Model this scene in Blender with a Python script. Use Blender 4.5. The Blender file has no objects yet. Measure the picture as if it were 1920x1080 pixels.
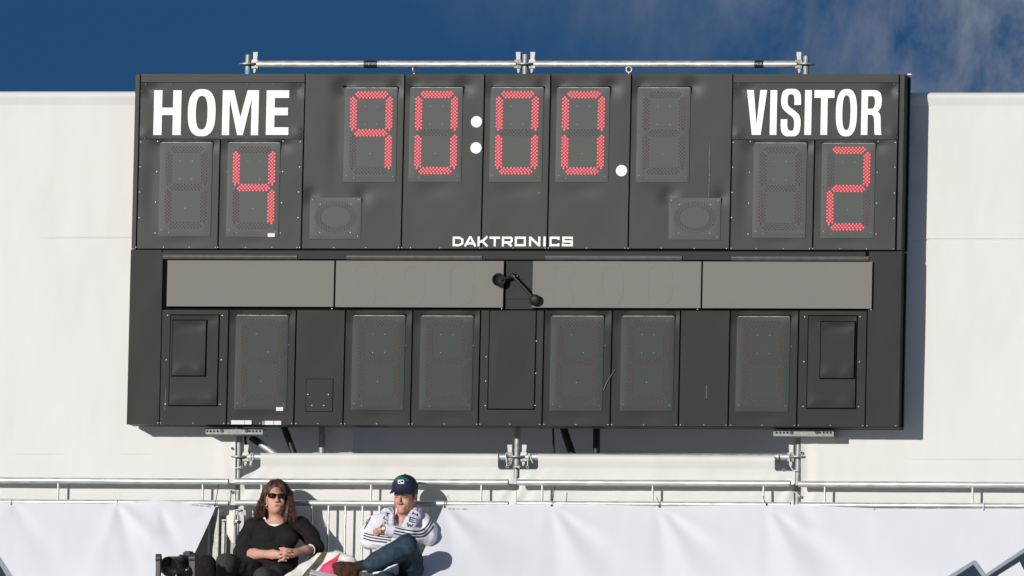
import bpy, math, random
import numpy as np
from mathutils import Vector, Matrix
from mathutils.bvhtree import BVHTree
random.seed(7); rng = np.random.default_rng(7)
R = math.radians
scene = bpy.context.scene
col = scene.collection

# ------------------------------------------------------------------ camera
# a long lens from across the pitch, 12 degrees to the right of the board, a little below it, rolled slightly
PSI, PHI, RHO, DIST, U = R(12.0), R(5.0386), R(1.2353), 100.0, 0.0036
TGT = np.array([0.0, -0.25, 10.5])
FPX = DIST / U
cd = np.array([-math.sin(PSI)*math.cos(PHI), math.cos(PSI)*math.cos(PHI), math.sin(PHI)])
CAM = TGT - DIST*cd
r0 = np.cross(cd, [0, 0, 1]); r0 /= np.linalg.norm(r0)
u0 = np.cross(r0, cd)
cr = r0*math.cos(RHO) + u0*math.sin(RHO)
cu = -r0*math.sin(RHO) + u0*math.cos(RHO)
cam_data = bpy.data.cameras.new('camera')
cam = bpy.data.objects.new('camera', cam_data); col.objects.link(cam)
mw = Matrix.Identity(4)
for i in range(3):
    mw[i][0], mw[i][1], mw[i][2], mw[i][3] = cr[i], cu[i], -cd[i], CAM[i]
cam.matrix_world = mw
cam_data.sensor_width = 36.0
cam_data.lens = FPX/1920*36
cam_data.clip_start = 1.0
cam_data.clip_end = 20000
scene.camera = cam

# ------------------------------------------------------------------ sun and sky
sun_to = Vector((-0.50, -1.0, 0.26)).normalized()
sd = bpy.data.lights.new('sun', 'SUN'); sd.energy = 3.97; sd.angle = R(0.5); sd.color = (1.0, 0.955, 0.885)
so = bpy.data.objects.new('sun', sd); col.objects.link(so)
so.rotation_euler = sun_to.to_track_quat('Z', 'Y').to_euler()
so.location = (-20, -40, 40)
world = bpy.data.worlds.new('World'); scene.world = world; world.use_nodes = True
wn, wl = world.node_tree.nodes, world.node_tree.links
wn.clear()
def N(t, **k):
    n = wn.new(t)
    for a, b in k.items(): setattr(n, a, b)
    return n
tc = N('ShaderNodeTexCoord')
lift = N('ShaderNodeVectorMath', operation='ADD'); lift.inputs[1].default_value = (0, 0, 0.9)
nrm = N('ShaderNodeVectorMath', operation='NORMALIZE')
sky = N('ShaderNodeTexSky', sky_type='NISHITA', sun_disc=False)
sky.sun_elevation = math.asin(sun_to.z); sky.sun_rotation = math.atan2(sun_to.x, sun_to.y) % (2*math.pi)
sky.altitude = 1500; sky.air_density = 1.0; sky.dust_density = 0.3; sky.ozone_density = 2.5
hsv = N('ShaderNodeHueSaturation'); hsv.inputs['Saturation'].default_value = 1.22; hsv.inputs['Value'].default_value = 0.97
wl.new(tc.outputs['Generated'], lift.inputs[0]); wl.new(lift.outputs[0], nrm.inputs[0]); wl.new(nrm.outputs[0], sky.inputs['Vector'])
wl.new(sky.outputs[0], hsv.inputs['Color'])
# cloud wisps; cover out of frame is made heavier to add fill light
wmap = N('ShaderNodeMapping'); wmap.inputs['Scale'].default_value = (190, 190, 95); wmap.inputs['Rotation'].default_value = (0.0, 0.12, 0.0)
n1 = N('ShaderNodeTexNoise'); n1.inputs['Scale'].default_value = 1.0; n1.inputs['Detail'].default_value = 9; n1.inputs['Roughness'].default_value = 0.64; n1.inputs['Distortion'].default_value = 0.25
cmap = N('ShaderNodeMapping'); cmap.inputs['Scale'].default_value = (7, 7, 7); cmap.inputs['Location'].default_value = (18.645, 18.852, 6.885)
n2 = N('ShaderNodeTexNoise'); n2.inputs['Scale'].default_value = 1.0; n2.inputs['Detail'].default_value = 2
r1 = N('ShaderNodeMapRange'); r1.inputs['From Min'].default_value = 0.36; r1.inputs['From Max'].default_value = 0.74
r2 = N('ShaderNodeMapRange'); r2.inputs['From Min'].default_value = 0.40; r2.inputs['From Max'].default_value = 0.55
mul = N('ShaderNodeMath', operation='MULTIPLY'); mul2 = N('ShaderNodeMath', operation='MULTIPLY'); mul2.inputs[1].default_value = 0.85
mix = N('ShaderNodeMix', data_type='RGBA'); mix.inputs[7].default_value = (3.5, 3.6, 3.75, 1)
wl.new(tc.outputs['Generated'], wmap.inputs[0]); wl.new(wmap.outputs[0], n1.inputs['Vector'])
wl.new(tc.outputs['Generated'], cmap.inputs[0]); wl.new(cmap.outputs[0], n2.inputs['Vector'])
wl.new(n1.outputs[0], r1.inputs[0]); wl.new(n2.outputs[0], r2.inputs[0])
wl.new(r1.outputs[0], mul.inputs[0]); wl.new(r2.outputs[0], mul.inputs[1]); wl.new(mul.outputs[0], mul2.inputs[0])
wl.new(mul2.outputs[0], mix.inputs[0]); wl.new(hsv.outputs[0], mix.inputs[6])
bg = N('ShaderNodeBackground'); bg.inputs[1].default_value = 0.10
wout = N('ShaderNodeOutputWorld')
wl.new(mix.outputs[2], bg.inputs[0]); wl.new(bg.outputs[0], wout.inputs[0])

vs = scene.view_settings
vs.view_transform = 'Standard'; vs.look = 'None'; vs.exposure = 0.0; vs.gamma = 1.0; vs.use_curve_mapping = False

# ------------------------------------------------------------------ helpers
def ray(x, y):
    return cd*FPX + cr*(x-960) - cu*(y-540)
def P(x, y, Y=-0.25):
    """world point at depth Y that the photograph shows at pixel x, y (1920 wide)"""
    v = ray(x, y); t = (Y-CAM[1])/v[1]
    return Vector(CAM + v*t)
def mat(name, c, rough=0.5, metal=0.0, var=0.0, vscale=6.0, bump=0.0, bscale=60.0, spec=0.5, c2=None, stretch=(1, 1, 1), transl=0.0, detail=4, bdist=0.004, coat=0.0):
    m = bpy.data.materials.new(name); m.use_nodes = True
    nt = m.node_tree; b = nt.nodes['Principled BSDF']; L = nt.links
    b.inputs['Base Color'].default_value = (*c, 1); b.inputs['Roughness'].default_value = rough
    b.inputs['Metallic'].default_value = metal; b.inputs['Specular IOR Level'].default_value = spec
    b.inputs['Coat Weight'].default_value = coat
    if var or bump:
        t = nt.nodes.new('ShaderNodeTexCoord'); mp = nt.nodes.new('ShaderNodeMapping'); mp.inputs['Scale'].default_value = stretch
        L.new(t.outputs['Object'], mp.inputs[0])
    colsock = None
    if var:
        n = nt.nodes.new('ShaderNodeTexNoise'); n.inputs['Scale'].default_value = vscale; n.inputs['Detail'].default_value = detail
        L.new(mp.outputs[0], n.inputs['Vector'])
        mr = nt.nodes.new('ShaderNodeMapRange'); mr.inputs['From Min'].default_value = 0.3; mr.inputs['From Max'].default_value = 0.7
        L.new(n.outputs[0], mr.inputs[0])
        mx = nt.nodes.new('ShaderNodeMix'); mx.data_type = 'RGBA'
        cc = c2 if c2 else tuple(min(1, v*(1+var)) for v in c)
        ca = c if c2 else tuple(v*(1-var) for v in c)
        mx.inputs[6].default_value = (*ca, 1); mx.inputs[7].default_value = (*cc, 1)
        L.new(mr.outputs[0], mx.inputs[0]); L.new(mx.outputs[2], b.inputs['Base Color']); colsock = mx.outputs[2]
        ra = nt.nodes.new('ShaderNodeMapRange'); ra.inputs['To Min'].default_value = max(0.02, rough-0.06); ra.inputs['To Max'].default_value = min(1, rough+0.06)
        L.new(n.outputs[0], ra.inputs[0]); L.new(ra.outputs[0], b.inputs['Roughness'])
    if bump:
        n = nt.nodes.new('ShaderNodeTexNoise'); n.inputs['Scale'].default_value = bscale; n.inputs['Detail'].default_value = 5
        L.new(mp.outputs[0], n.inputs['Vector'])
        bp = nt.nodes.new('ShaderNodeBump'); bp.inputs['Strength'].default_value = bump; bp.inputs['Distance'].default_value = bdist
        L.new(n.outputs[0], bp.inputs['Height']); L.new(bp.outputs[0], b.inputs['Normal'])
    if transl:
        tr = nt.nodes.new('ShaderNodeBsdfTranslucent'); tr.inputs[0].default_value = (*c, 1)
        if colsock: L.new(colsock, tr.inputs[0])
        ms = nt.nodes.new('ShaderNodeMixShader'); ms.inputs[0].default_value = transl
        L.new(b.outputs[0], ms.inputs[1]); L.new(tr.outputs[0], ms.inputs[2])
        L.new(ms.outputs[0], nt.nodes['Material Output'].inputs[0])
    return m
def emis(name, c, s=1.0):
    m = mat(name, tuple(v*0.5 for v in c), 0.4)
    b = m.node_tree.nodes['Principled BSDF']
    b.inputs['Emission Color'].default_value = (*c, 1); b.inputs['Emission Strength'].default_value = s
    return m
def tag(o, label=None, cat=None, group=None, kind=None):
    for k, v in (('label', label), ('category', cat), ('group', group), ('kind', kind)):
        if v: o[k] = v
    return o
def empty(name, loc, label=None, cat=None, group=None):
    o = bpy.data.objects.new(name, None); col.objects.link(o); o.location = loc; o.empty_display_size = 0.1
    return tag(o, label, cat, group)
def link(name, me, parent=None, ms=()):
    for m in ms: me.materials.append(m)
    o = bpy.data.objects.new(name, me); col.objects.link(o)
    if parent:
        o.parent = parent     # geometry is in world space: a thing's Empty carries the offset, a part has none
        o.matrix_parent_inverse = Matrix.Identity(4) if parent.parent else Matrix.Translation(-Vector(parent.location))
    return o
class MB:
    """collects world-space geometry into one mesh"""
    def __init__(s): s.v = []; s.f = []; s.mi = []; s.sm = []
    def add(s, vs_, fs, mi=0, smooth=False):
        b = len(s.v); s.v += [tuple(v) for v in vs_]
        for f in fs:
            s.f.append(tuple(i+b for i in f)); s.mi.append(mi); s.sm.append(smooth)
        return s
    def box(s, c, h, Rm=None, mi=0):
        c = Vector(c); vs_ = []
        for z in (-1, 1):
            for y in (-1, 1):
                for x in (-1, 1):
                    q = Vector((x*h[0], y*h[1], z*h[2]))
                    if Rm is not None: q = Rm @ q
                    vs_.append(c+q)
        return s.add(vs_, [(0, 2, 3, 1), (4, 5, 7, 6), (0, 1, 5, 4), (2, 6, 7, 3), (0, 4, 6, 2), (1, 3, 7, 5)], mi)
    def bb(s, X0, X1, Y0, Y1, Z0, Z1, mi=0):
        return s.box(((X0+X1)/2, (Y0+Y1)/2, (Z0+Z1)/2), (abs(X1-X0)/2, abs(Y1-Y0)/2, abs(Z1-Z0)/2), None, mi)
    def tube(s, pts, r, n=12, mi=0, caps=True):
        pts = [Vector(p) for p in pts]; k = len(pts)
        rs = r if isinstance(r, (list, tuple)) else [r]*k
        vs_ = []; up = None
        for i, p in enumerate(pts):
            t = (pts[min(i+1, k-1)]-pts[max(i-1, 0)]).normalized()
            if up is None:
                up = Vector((0, 0, 1)) if abs(t.z) < 0.9 else Vector((1, 0, 0))
            a = t.cross(up).normalized(); b_ = a.cross(t).normalized(); up = b_
            for j in range(n):
                w = 2*math.pi*j/n
                vs_.append(p + a*math.cos(w)*rs[i] + b_*math.sin(w)*rs[i])
        fs = []
        for i in range(k-1):
            for j in range(n):
                j2 = (j+1) % n
                fs.append((i*n+j, i*n+j2, (i+1)*n+j2, (i+1)*n+j))
        s.add(vs_, fs, mi, True)
        if caps:
            s.add([vs_[j] for j in range(n)], [tuple(range(n))[::-1]], mi)
            s.add([vs_[(k-1)*n+j] for j in range(n)], [tuple(range(n))], mi)
        return s
    def disc(s, c, axis, r, h, n=20, mi=0):
        a = Vector(axis).normalized(); c = Vector(c)
        return s.tube([c-a*h/2, c+a*h/2], r, n, mi)
    def ball(s, c, r, n=10, mi=0, sc=(1, 1, 1)):
        c = Vector(c); vs_ = []; fs = []; m = n//2+1
        for i in range(m):
            th = math.pi*i/(m-1)
            for j in range(n):
                ph = 2*math.pi*j/n
                vs_.append(c+Vector((r*sc[0]*math.sin(th)*math.cos(ph), r*sc[1]*math.sin(th)*math.sin(ph), r*sc[2]*math.cos(th))))
        for i in range(m-1):
            for j in range(n):
                fs.append((i*n+j, (i+1)*n+j, (i+1)*n+(j+1) % n, i*n+(j+1) % n))
        return s.add(vs_, fs, mi, True)
    def prism(s, poly, Yf, Yb, mi=0):
        """poly of (X, Z) seen from the front, extruded from Yf (front) to Yb"""
        n = len(poly)
        ar = sum(poly[i][0]*poly[(i+1) % n][1]-poly[(i+1) % n][0]*poly[i][1] for i in range(n))
        if ar < 0: poly = poly[::-1]
        vs_ = [(x, Yf, z) for x, z in poly]+[(x, Yb, z) for x, z in poly]
        fs = [tuple(range(n)), tuple(range(2*n-1, n-1, -1))]
        fs += [(i, i+n, (i+1) % n+n, (i+1) % n) for i in range(n)]
        return s.add(vs_, fs, mi)
    def build(s, name, ms, parent=None):
        me = bpy.data.meshes.new(name)
        me.from_pydata(s.v, [], s.f)
        ms = ms if isinstance(ms, (list, tuple)) else [ms]
        for m in ms: me.materials.append(m)
        me.polygons.foreach_set('material_index', s.mi); me.polygons.foreach_set('use_smooth', s.sm)
        me.update()
        return link(name, me, parent)
def tex_noise(x, z, seed=0):
    """cheap smooth noise, -1..1"""
    v = 0
    for k, (a, b, c, w) in enumerate(((3.1, 1.7, .3, .5), (-2.3, 4.1, 1.9, .35), (5.7, -3.3, 4.2, .25), (8.9, 7.3, 2.2, .15), (-13.1, 9.7, .7, .1))):
        v = v + w*np.sin(a*x+b*z+c+seed*1.37*(k+1))
    return v
def grid_mesh(name, pts, nu, nv, ms, parent=None, smooth=True):
    """pts: array (nv+1, nu+1, 3)"""
    me = bpy.data.meshes.new(name)
    v = np.asarray(pts, dtype=np.float32).reshape(-1, 3)
    ii = np.arange((nv+1)*(nu+1)).reshape(nv+1, nu+1)
    f = np.stack([ii[:-1, :-1], ii[1:, :-1], ii[1:, 1:], ii[:-1, 1:]], -1).reshape(-1, 4)
    me.from_pydata(v.tolist(), [], f.tolist())
    me.polygons.foreach_set('use_smooth', [smooth]*len(me.polygons)); me.update()
    return link(name, me, parent, ms if isinstance(ms, (list, tuple)) else [ms])

# ------------------------------------------------------------------ materials
M = {}
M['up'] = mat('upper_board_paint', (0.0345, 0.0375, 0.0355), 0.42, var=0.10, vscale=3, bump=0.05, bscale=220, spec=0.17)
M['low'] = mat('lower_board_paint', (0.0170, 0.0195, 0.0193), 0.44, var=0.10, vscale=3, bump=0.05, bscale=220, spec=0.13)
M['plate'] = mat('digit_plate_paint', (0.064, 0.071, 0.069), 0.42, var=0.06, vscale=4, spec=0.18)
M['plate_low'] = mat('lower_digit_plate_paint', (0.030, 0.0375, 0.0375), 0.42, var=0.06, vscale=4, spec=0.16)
M['ledge'] = mat('ledge_paint', (0.085, 0.088, 0.084), 0.4, var=0.15, vscale=20, spec=0.3)
M['gap'] = mat('dark_gap', (0.004, 0.0045, 0.0045), 0.9, var=0.2, spec=0.03)
M['vinyl'] = mat('grey_vinyl', (0.172, 0.169, 0.153), 0.6, var=0.03, vscale=9, bump=0.08, bscale=240, spec=0.25)
M['white'] = mat('white_lettering', (0.83, 0.83, 0.80), 0.5, var=0.02, vscale=30)
M['sticker'] = mat('sticker_white', (0.62, 0.62, 0.60), 0.5, var=0.08, vscale=160, detail=1)
M['stick_d'] = mat('sticker_print', (0.2, 0.2, 0.2), 0.6, var=0.4, vscale=300)
M['galv'] = mat('galvanised_steel', (0.52, 0.53, 0.515), 0.42, metal=0.55, var=0.22, vscale=38, stretch=(0.45, 1, 1), bump=0.10, bscale=70)
M['galvd'] = mat('dull_galvanised_steel', (0.34, 0.35, 0.335), 0.55, metal=0.45, var=0.3, vscale=45, bump=0.12, bscale=90)
M['galvx'] = mat('weathered_channel_steel', (0.25, 0.255, 0.245), 0.6, metal=0.3, var=0.3, vscale=45)
M['galvh'] = mat('forged_steel', (0.50, 0.50, 0.48), 0.6, metal=0.25, var=0.15, vscale=60)
M['rail'] = mat('rail_steel', (0.60, 0.61, 0.585), 0.40, metal=0.5, var=0.2, vscale=30, stretch=(0.35, 1, 1), bump=0.15, bscale=50)
M['tarp'] = mat('white_tarpaulin', (0.85, 0.85, 0.81), 0.55, var=0.03, vscale=2.0, stretch=(2.2, 1, .5), detail=6, transl=0.25, bump=0.10, bscale=30, spec=0.3)
M['tarp2'] = mat('back_tarpaulin', (0.74, 0.75, 0.76), 0.6, var=0.05, vscale=2, transl=0.12)
M['banner'] = mat('banner_vinyl', (0.645, 0.666, 0.715), 0.5, var=0.015, vscale=2, spec=0.22, transl=0.06)
M['blackp'] = mat('black_paint', (0.006, 0.008, 0.008), 0.6, var=0.3, vscale=30)
M['blackm'] = mat('black_metal_tube', (0.020, 0.024, 0.023), 0.5, metal=0.2, var=0.3, vscale=20)
M['rub'] = mat('black_rubber', (0.012, 0.011, 0.012), 0.6, var=0.3, vscale=60)
M['blue'] = mat('blue_paint', (0.05, 0.42, 0.75), 0.5, var=0.2, vscale=50)
M['print'] = mat('grey_print', (0.28, 0.28, 0.30), 0.6, var=0.2, vscale=200)
M['navylogo'] = mat('dark_logo_print', (0.018, 0.027, 0.048), 0.6, spec=0.15, var=0.1, vscale=20)
M['slatelogo'] = mat('grey_logo_print', (0.22, 0.27, 0.31), 0.5, var=0.08, vscale=20)
M['pale_bounce'] = mat('pale_bounce_ground', (0.25, 0.25, 0.22), 0.9, var=0.25, vscale=0.4)  # unseen ground made pale to bounce more fill light
M['deck'] = mat('deck_boards', (0.62, 0.61, 0.58), 0.8, var=0.2, vscale=6)

# ------------------------------------------------------------------ ground and stand (out of frame, for bounce light and support)
g = MB(); g.add([(-3000, -3000, 0), (3000, -3000, 0), (3000, 3000, 0), (-3000, 3000, 0)], [(0, 1, 2, 3)])
tag(g.build('unseen_ground', M['pale_bounce']), kind='structure')
seatZ = P(640, 1096, -0.45).z
d = MB()
d.bb(-9, 9, -0.62, 2.2, seatZ-1.2, seatZ)
for k in range(9):
    zt = seatZ-0.44-0.42*k; y1 = -0.62-0.78*k
    d.bb(-9, 9, y1-0.78, y1-0.002, zt-1.0, zt)
tag(d.build('bleacher_deck', M['deck']), kind='structure')

# ------------------------------------------------------------------ scoreboard
Y0 = -0.25
def SX(x, y=300): return P(x, y, Y0).x
def SZ(y, x=960): return P(x, y, Y0).z
SBL, SBR = SX(237.6, 790), SX(1684.8, 790)
SBT, SBM, SBB = SZ(137.5, 975), SZ(467.3, 960), SZ(799.2, 960)
board = empty('scoreboard', ((SBL+SBR)/2, -0.14, SBB), 'dark grey scoreboard with red lamp digits above the railing', 'scoreboard')
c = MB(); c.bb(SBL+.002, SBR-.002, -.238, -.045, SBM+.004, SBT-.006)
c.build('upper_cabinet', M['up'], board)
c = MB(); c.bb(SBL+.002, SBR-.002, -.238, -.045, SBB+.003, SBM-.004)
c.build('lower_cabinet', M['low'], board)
c = MB(); c.bb(SBL+.03, SBR-.03, -.2395, -.2385, SBB+.02, SBT-.02)       # dark gaps seen between the face panels
c.build('backing_sheet', M['gap'], board)

def dent_sum(X, Z, dents):
    dY = np.zeros_like(X)
    for (dx, dz, amp, sx, sz) in dents:
        dY += amp*np.exp(-((X-dx)/sx)**2-((Z-dz)/sz)**2)
    return dY
def panel(name, X0, X1, Z0, Z1, m, dents=(), Yf=Y0, thick=0.012, seed=0, wav=0.0007, bev=0.0025, step=0.02, parent=None):
    nu = max(4, int((X1-X0)/step)); nv = max(4, int((Z1-Z0)/step))
    us = np.linspace(X0, X1, nu+1); vz = np.linspace(Z1, Z0, nv+1)
    Xg, Zg = np.meshgrid(us, vz)
    e = np.minimum(np.minimum(Xg-X0, X1-Xg), np.minimum(Zg-Z0, Z1-Zg))
    fade = np.clip(e/0.05, 0, 1)
    Yg = Yf + (wav*tex_noise(Xg*2.2, Zg*2.2, seed) + dent_sum(Xg, Zg, dents))*fade
    pts = np.stack([Xg, Yg, Zg], -1)
    # folded edges
    pts = np.concatenate([pts[:1], pts, pts[-1:]], 0); pts[0, :, 1] += bev*0; 
    ring = [pts]
    nv += 2
    pts[0, :, 1] = Yf+thick; pts[-1, :, 1] = Yf+thick
    pts = np.concatenate([pts[:, :1], pts, pts[:, -1:]], 1); nu += 2
    pts[:, 0, 1] = Yf+thick; pts[:, -1, 1] = Yf+thick
    me = bpy.data.meshes.new(name)
    ii = np.arange((nv+1)*(nu+1)).reshape(nv+1, nu+1)
    f = np.stack([ii[:-1, :-1], ii[1:, :-1], ii[1:, 1:], ii[:-1, 1:]], -1).reshape(-1, 4)
    me.from_pydata(pts.reshape(-1, 3).tolist(), [], f.tolist())
    sm = np.zeros((nv, nu), bool); sm[1:-1, 1:-1] = True
    me.polygons.foreach_set('use_smooth', sm.reshape(-1).tolist())
    # sharp edges between face and fold
    me.set_sharp_from_angle(angle=R(40)); me.update()
    return link(name, me, parent or board, [m])

# digit plates, top left corner in the photograph
PW = (SX(1144, 164)-SX(1045, 164)); PH = SZ(163.5, 1094)-SZ(341.5, 1090)
plates = [(647.6, 164.2, '9', 0), (769.8, 163.6, '0', 0), (921, 163.8, '0', 0), (1045, 163.8, '0', 0), (1196, 164, '', 0),
          (301, 266.5, '', 0), (428, 267, '4', 0), (1414, 267.5, '', 0), (1542, 268, '2', 0),
          (443, 590.5, '', 1), (662, 591, '', 1), (789.5, 591.8, '', 1), (1034, 592, '', 1), (1166, 592, '', 1), (1382.5, 593, '', 1)]
PL = []
for (x, y, dig, low) in plates:
    p = P(x, y, Y0); PL.append((p.x, p.z, dig, low))
ovals = [(582, 370.3), (1255, 371.3)]
OVW = SX(678, 370)-SX(582, 370); OVH = SZ(370.5, 630)-SZ(448.5, 628)
OV = [(P(x, y, Y0).x, P(x, y, Y0).z) for x, y in ovals]
def plate_dents(X0, X1, Z0, Z1):
    out = []
    for (px, pz, _, low) in PL:
        a = 0.75 if low else 1.0
        if px > X0-.01 and px+PW < X1+.01 and pz < Z1+.01 and pz-PH > Z0-.01:
            out += [(px-.008, pz+.006, .0105*a, .060, .058), (px+PW+.008, pz+.006, .0105*a, .055, .055), (px+PW/2, pz+.045, .003*a, .14, .05),
                    (px-.05, pz-PH*.5, .003*a, .05, .22), (px+PW/2, pz-PH-.05, .003*a, .12, .05)]
    for (px, pz) in OV:
        if px > X0 and px+OVW < X1 and pz < Z1 and pz-OVH > Z0:
            out += [(px-.008, pz+.006, .008, .05, .05), (px+OVW+.008, pz+.006, .006, .045, .045)]
    return out
def pan(x0, x1, yt, yb, m, yl=None, g=1.45, seed=0, extra=(), name='face_panel', **k):
    """panel between seam pixels x0, x1 (at pixel row yl) and rows yt, yb"""
    yl = yl or (yt+yb)/2
    X0, X1 = SX(x0+g, yl), SX(x1-g, yl); xm = (x0+x1)/2
    Z1, Z0 = SZ(yt, xm), SZ(yb, xm)
    return panel(name, X0, X1, Z0, Z1, m, list(plate_dents(X0, X1, Z0, Z1))+list(extra), seed=seed, **k)
ZT, ZM = 138.6, 466.0
# upper cabinet (seams measured at row 300)
pan(249, 259.6, ZT+1, ZM, M['up'], 300, seed=1, name='edge_trim', wav=0)
pan(260.2, 568.2, ZT, 154, M['up'], 300, g=0.6, seed=2)
hx = [(SX(270, 160)+.03, SZ(165, 270), .010, .07, .05), (SX(560, 160), SZ(165, 560), .010, .07, .05), (SX(268, 257), SZ(258, 270), -.009, .045, .05), (SX(562, 250), SZ(256, 560), -.009, .045, .05), (SX(410, 200), SZ(208, 410), .003, .3, .08)]
pan(260.2, 568.2, 155, 260.2, M['up'], 300, g=0.6, seed=3, extra=hx, name='caption_panel')
pan(259.4, 412.4, 261.2, ZM, M['up'], 300, seed=4)
pan(412.4, 568.4, 261.2, ZM, M['up'], 300, seed=5)
for i, (a, b) in enumerate(((568.4, 755.8), (755.8, 905.6), (905.6, 1029.6), (1029.6, 1181), (1181, 1371.4))):
    pan(a, b, ZT, ZM, M['up'], 300, seed=6+i)
pan(1371.6, 1682.6, ZT+.3, 154.8, M['up'], 300, g=0.6, seed=12)
vx = [(SX(1382, 165)+.03, SZ(165, 1380), .010, .07, .05), (SX(1676, 162), SZ(165, 1676), .012, .07, .05), (SX(1377, 255), SZ(257, 1380), -.010, .05, .05), (SX(1678, 250), SZ(256, 1676), -.006, .05, .05), (SX(1530, 200), SZ(208, 1530), .003, .3, .08)]
pan(1371.6, 1682.6, 155.8, 261.6, M['up'], 300, g=0.6, seed=13, extra=vx, name='caption_panel')
pan(1371.4, 1527, 262.6, ZM+2, M['up'], 300, seed=14)
pan(1527, 1682.6, 262.6, ZM+2, M['up'], 300, seed=15)
pan(1683.4, 1694.6, ZT+.5, ZM+2.5, M['up'], 300, seed=16, name='edge_trim', wav=0)
# lower cabinet (seams measured at row 690)
ZL0, ZL1 = 469.5, 797.2
pan(239.6, 300.6, ZL0-1, ZL1-1.5, M['low'], 690, g=0.4, seed=20)
pan(1624.6, 1687.2, ZL0+2, ZL1+3, M['low'], 690, g=0.6, seed=21)
for i, (a, b) in enumerate(((300.6, 427), (427, 553.2), (553.2, 645.4), (645.4, 771.8), (771.8, 899), (899, 1018.4), (1018.4, 1146), (1146, 1274), (1274, 1367.2), (1367.2, 1495.8), (1495.8, 1624.4))):
    pan(a, b, 581.0+i*.22, ZL1-1.2+i*.42, M['low'], 690, seed=22+i)
pan(300.6, 1624.4, ZL0+1.2, 486.4, M['low'], 478, g=1.4, seed=40, wav=0, name='band_panel')
pan(947.5, 998.6, 489.5, 560, M['low'], 520, g=0.3, seed=41, name='band_panel', Yf=Y0+.006)
pan(947.5, 998.6, 560.8, 579.4, M['low'], 570, g=0.3, seed=42, name='band_panel', Yf=Y0+.006)
# folded ledges over the grey panels
for (a, b, y) in ((306.5, 557.5, 479.4), (650, 904.5, 480.2), (1022.5, 1279, 481), (1372, 1629, 482.2)):
    L = MB(); X0, X1 = SX(a, y), SX(b, y); Zc = SZ(y, (a+b)/2)
    L.add([(X0, Y0-.002, Zc+.007), (X1, Y0-.002, Zc+.007), (X1, Y0-.009, Zc-.001), (X0, Y0-.009, Zc-.001), (X1, Y0-.009, Zc-.008), (X0, Y0-.009, Zc-.008), (X1, Y0-.002, Zc-.024), (X0, Y0-.002, Zc-.024)],
          [(0, 3, 2, 1), (3, 5, 4, 2), (5, 7, 6, 4), (0, 7, 5, 3), (1, 2, 4, 6)])
    L.build('ledge', M['ledge'], board)
# grey blank panels standing proud
for i, (a, b, yt, yb) in enumerate(((314.2, 628.2, 488.9, 575.2), (630.2, 946, 489.6, 576.6), (999.4, 1316.4, 490.4, 577.6), (1318.2, 1637, 491.2, 578.6))):
    pn = panel('blank_panel', SX(a+.3, (yt+yb)/2), SX(b-1.3, (yt+yb)/2), SZ(yb, (a+b)/2), SZ(yt, (a+b)/2), M['vinyl'], (), Yf=Y0-.020, thick=.022, seed=50+i, wav=0, step=.03)
    if i == 0: pn['label'] = 'plain grey panel without raised letter outlines'

# lettering -----------------------------------------------------------
def stroke(mb, path, w, Yf, Yb, closed=False, mi=0):
    """thick polyline in X, Z with mitred joins"""
    pts = [Vector((p[0], p[1])) for p in path]; n = len(pts); Lp = []; Rp = []
    for i in range(n):
        if closed: a, b_ = pts[(i-1) % n], pts[(i+1) % n]
        else: a, b_ = pts[max(i-1, 0)], pts[min(i+1, n-1)]
        d1 = (pts[i]-a); d2 = (b_-pts[i])
        d1 = d1.normalized() if d1.length > 1e-9 else d2.normalized()
        d2 = d2.normalized() if d2.length > 1e-9 else d1
        t = (d1+d2); t = t.normalized() if t.length > 1e-6 else d1
        nn = Vector((-t.y, t.x)); k = max(0.5, nn.dot(Vector((-d1.y, d1.x))))
        Lp.append(pts[i]+nn*(w/2/k)); Rp.append(pts[i]-nn*(w/2/k))
    vs_ = []
    for i in range(n):
        vs_ += [(Lp[i].x, Yf, Lp[i].y), (Rp[i].x, Yf, Rp[i].y), (Lp[i].x, Yb, Lp[i].y), (Rp[i].x, Yb, Rp[i].y)]
    fs = []
    for i in range(n if closed else n-1):
        j = (i+1) % n
        a, b_ = i*4, j*4
        fs += [(a, a+1, b_+1, b_), (a+2, b_+2, b_+3, a+3), (a, b_, b_+2, a+2), (a+1, a+3, b_+3, b_+1)]
    if not closed:
        e = (n-1)*4
        fs += [(0, 2, 3, 1), (e, e+1, e+3, e+2)]
    mb.add(vs_, fs, mi)
def ringpoly(mb, x0, x1, z0, z1, tw, th, Yf, Yb, n=40, ex=2.6):
    cx, cz, a, b = (x0+x1)/2, (z0+z1)/2, (x1-x0)/2, (z1-z0)/2
    def se(A, B, i, e):
        w = 2*math.pi*i/n; cw, sw = math.cos(w), math.sin(w)
        return (cx+A*math.copysign(abs(cw)**(2/e), cw), cz+B*math.copysign(abs(sw)**(2/e), sw))
    o = [se(a, b, i, ex) for i in range(n)]; q = [se(a-tw, b-th, i, ex) for i in range(n)]
    vs_ = [(x, Yf, z) for x, z in o]+[(x, Yf, z) for x, z in q]+[(x, Yb, z) for x, z in o]
    fs = [(i, (i+1) % n, n+(i+1) % n, n+i)[::-1] for i in range(n)]+[(i, 2*n+i, 2*n+(i+1) % n, (i+1) % n)[::-1] for i in range(n)]
    mb.add(vs_, fs)
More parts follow.
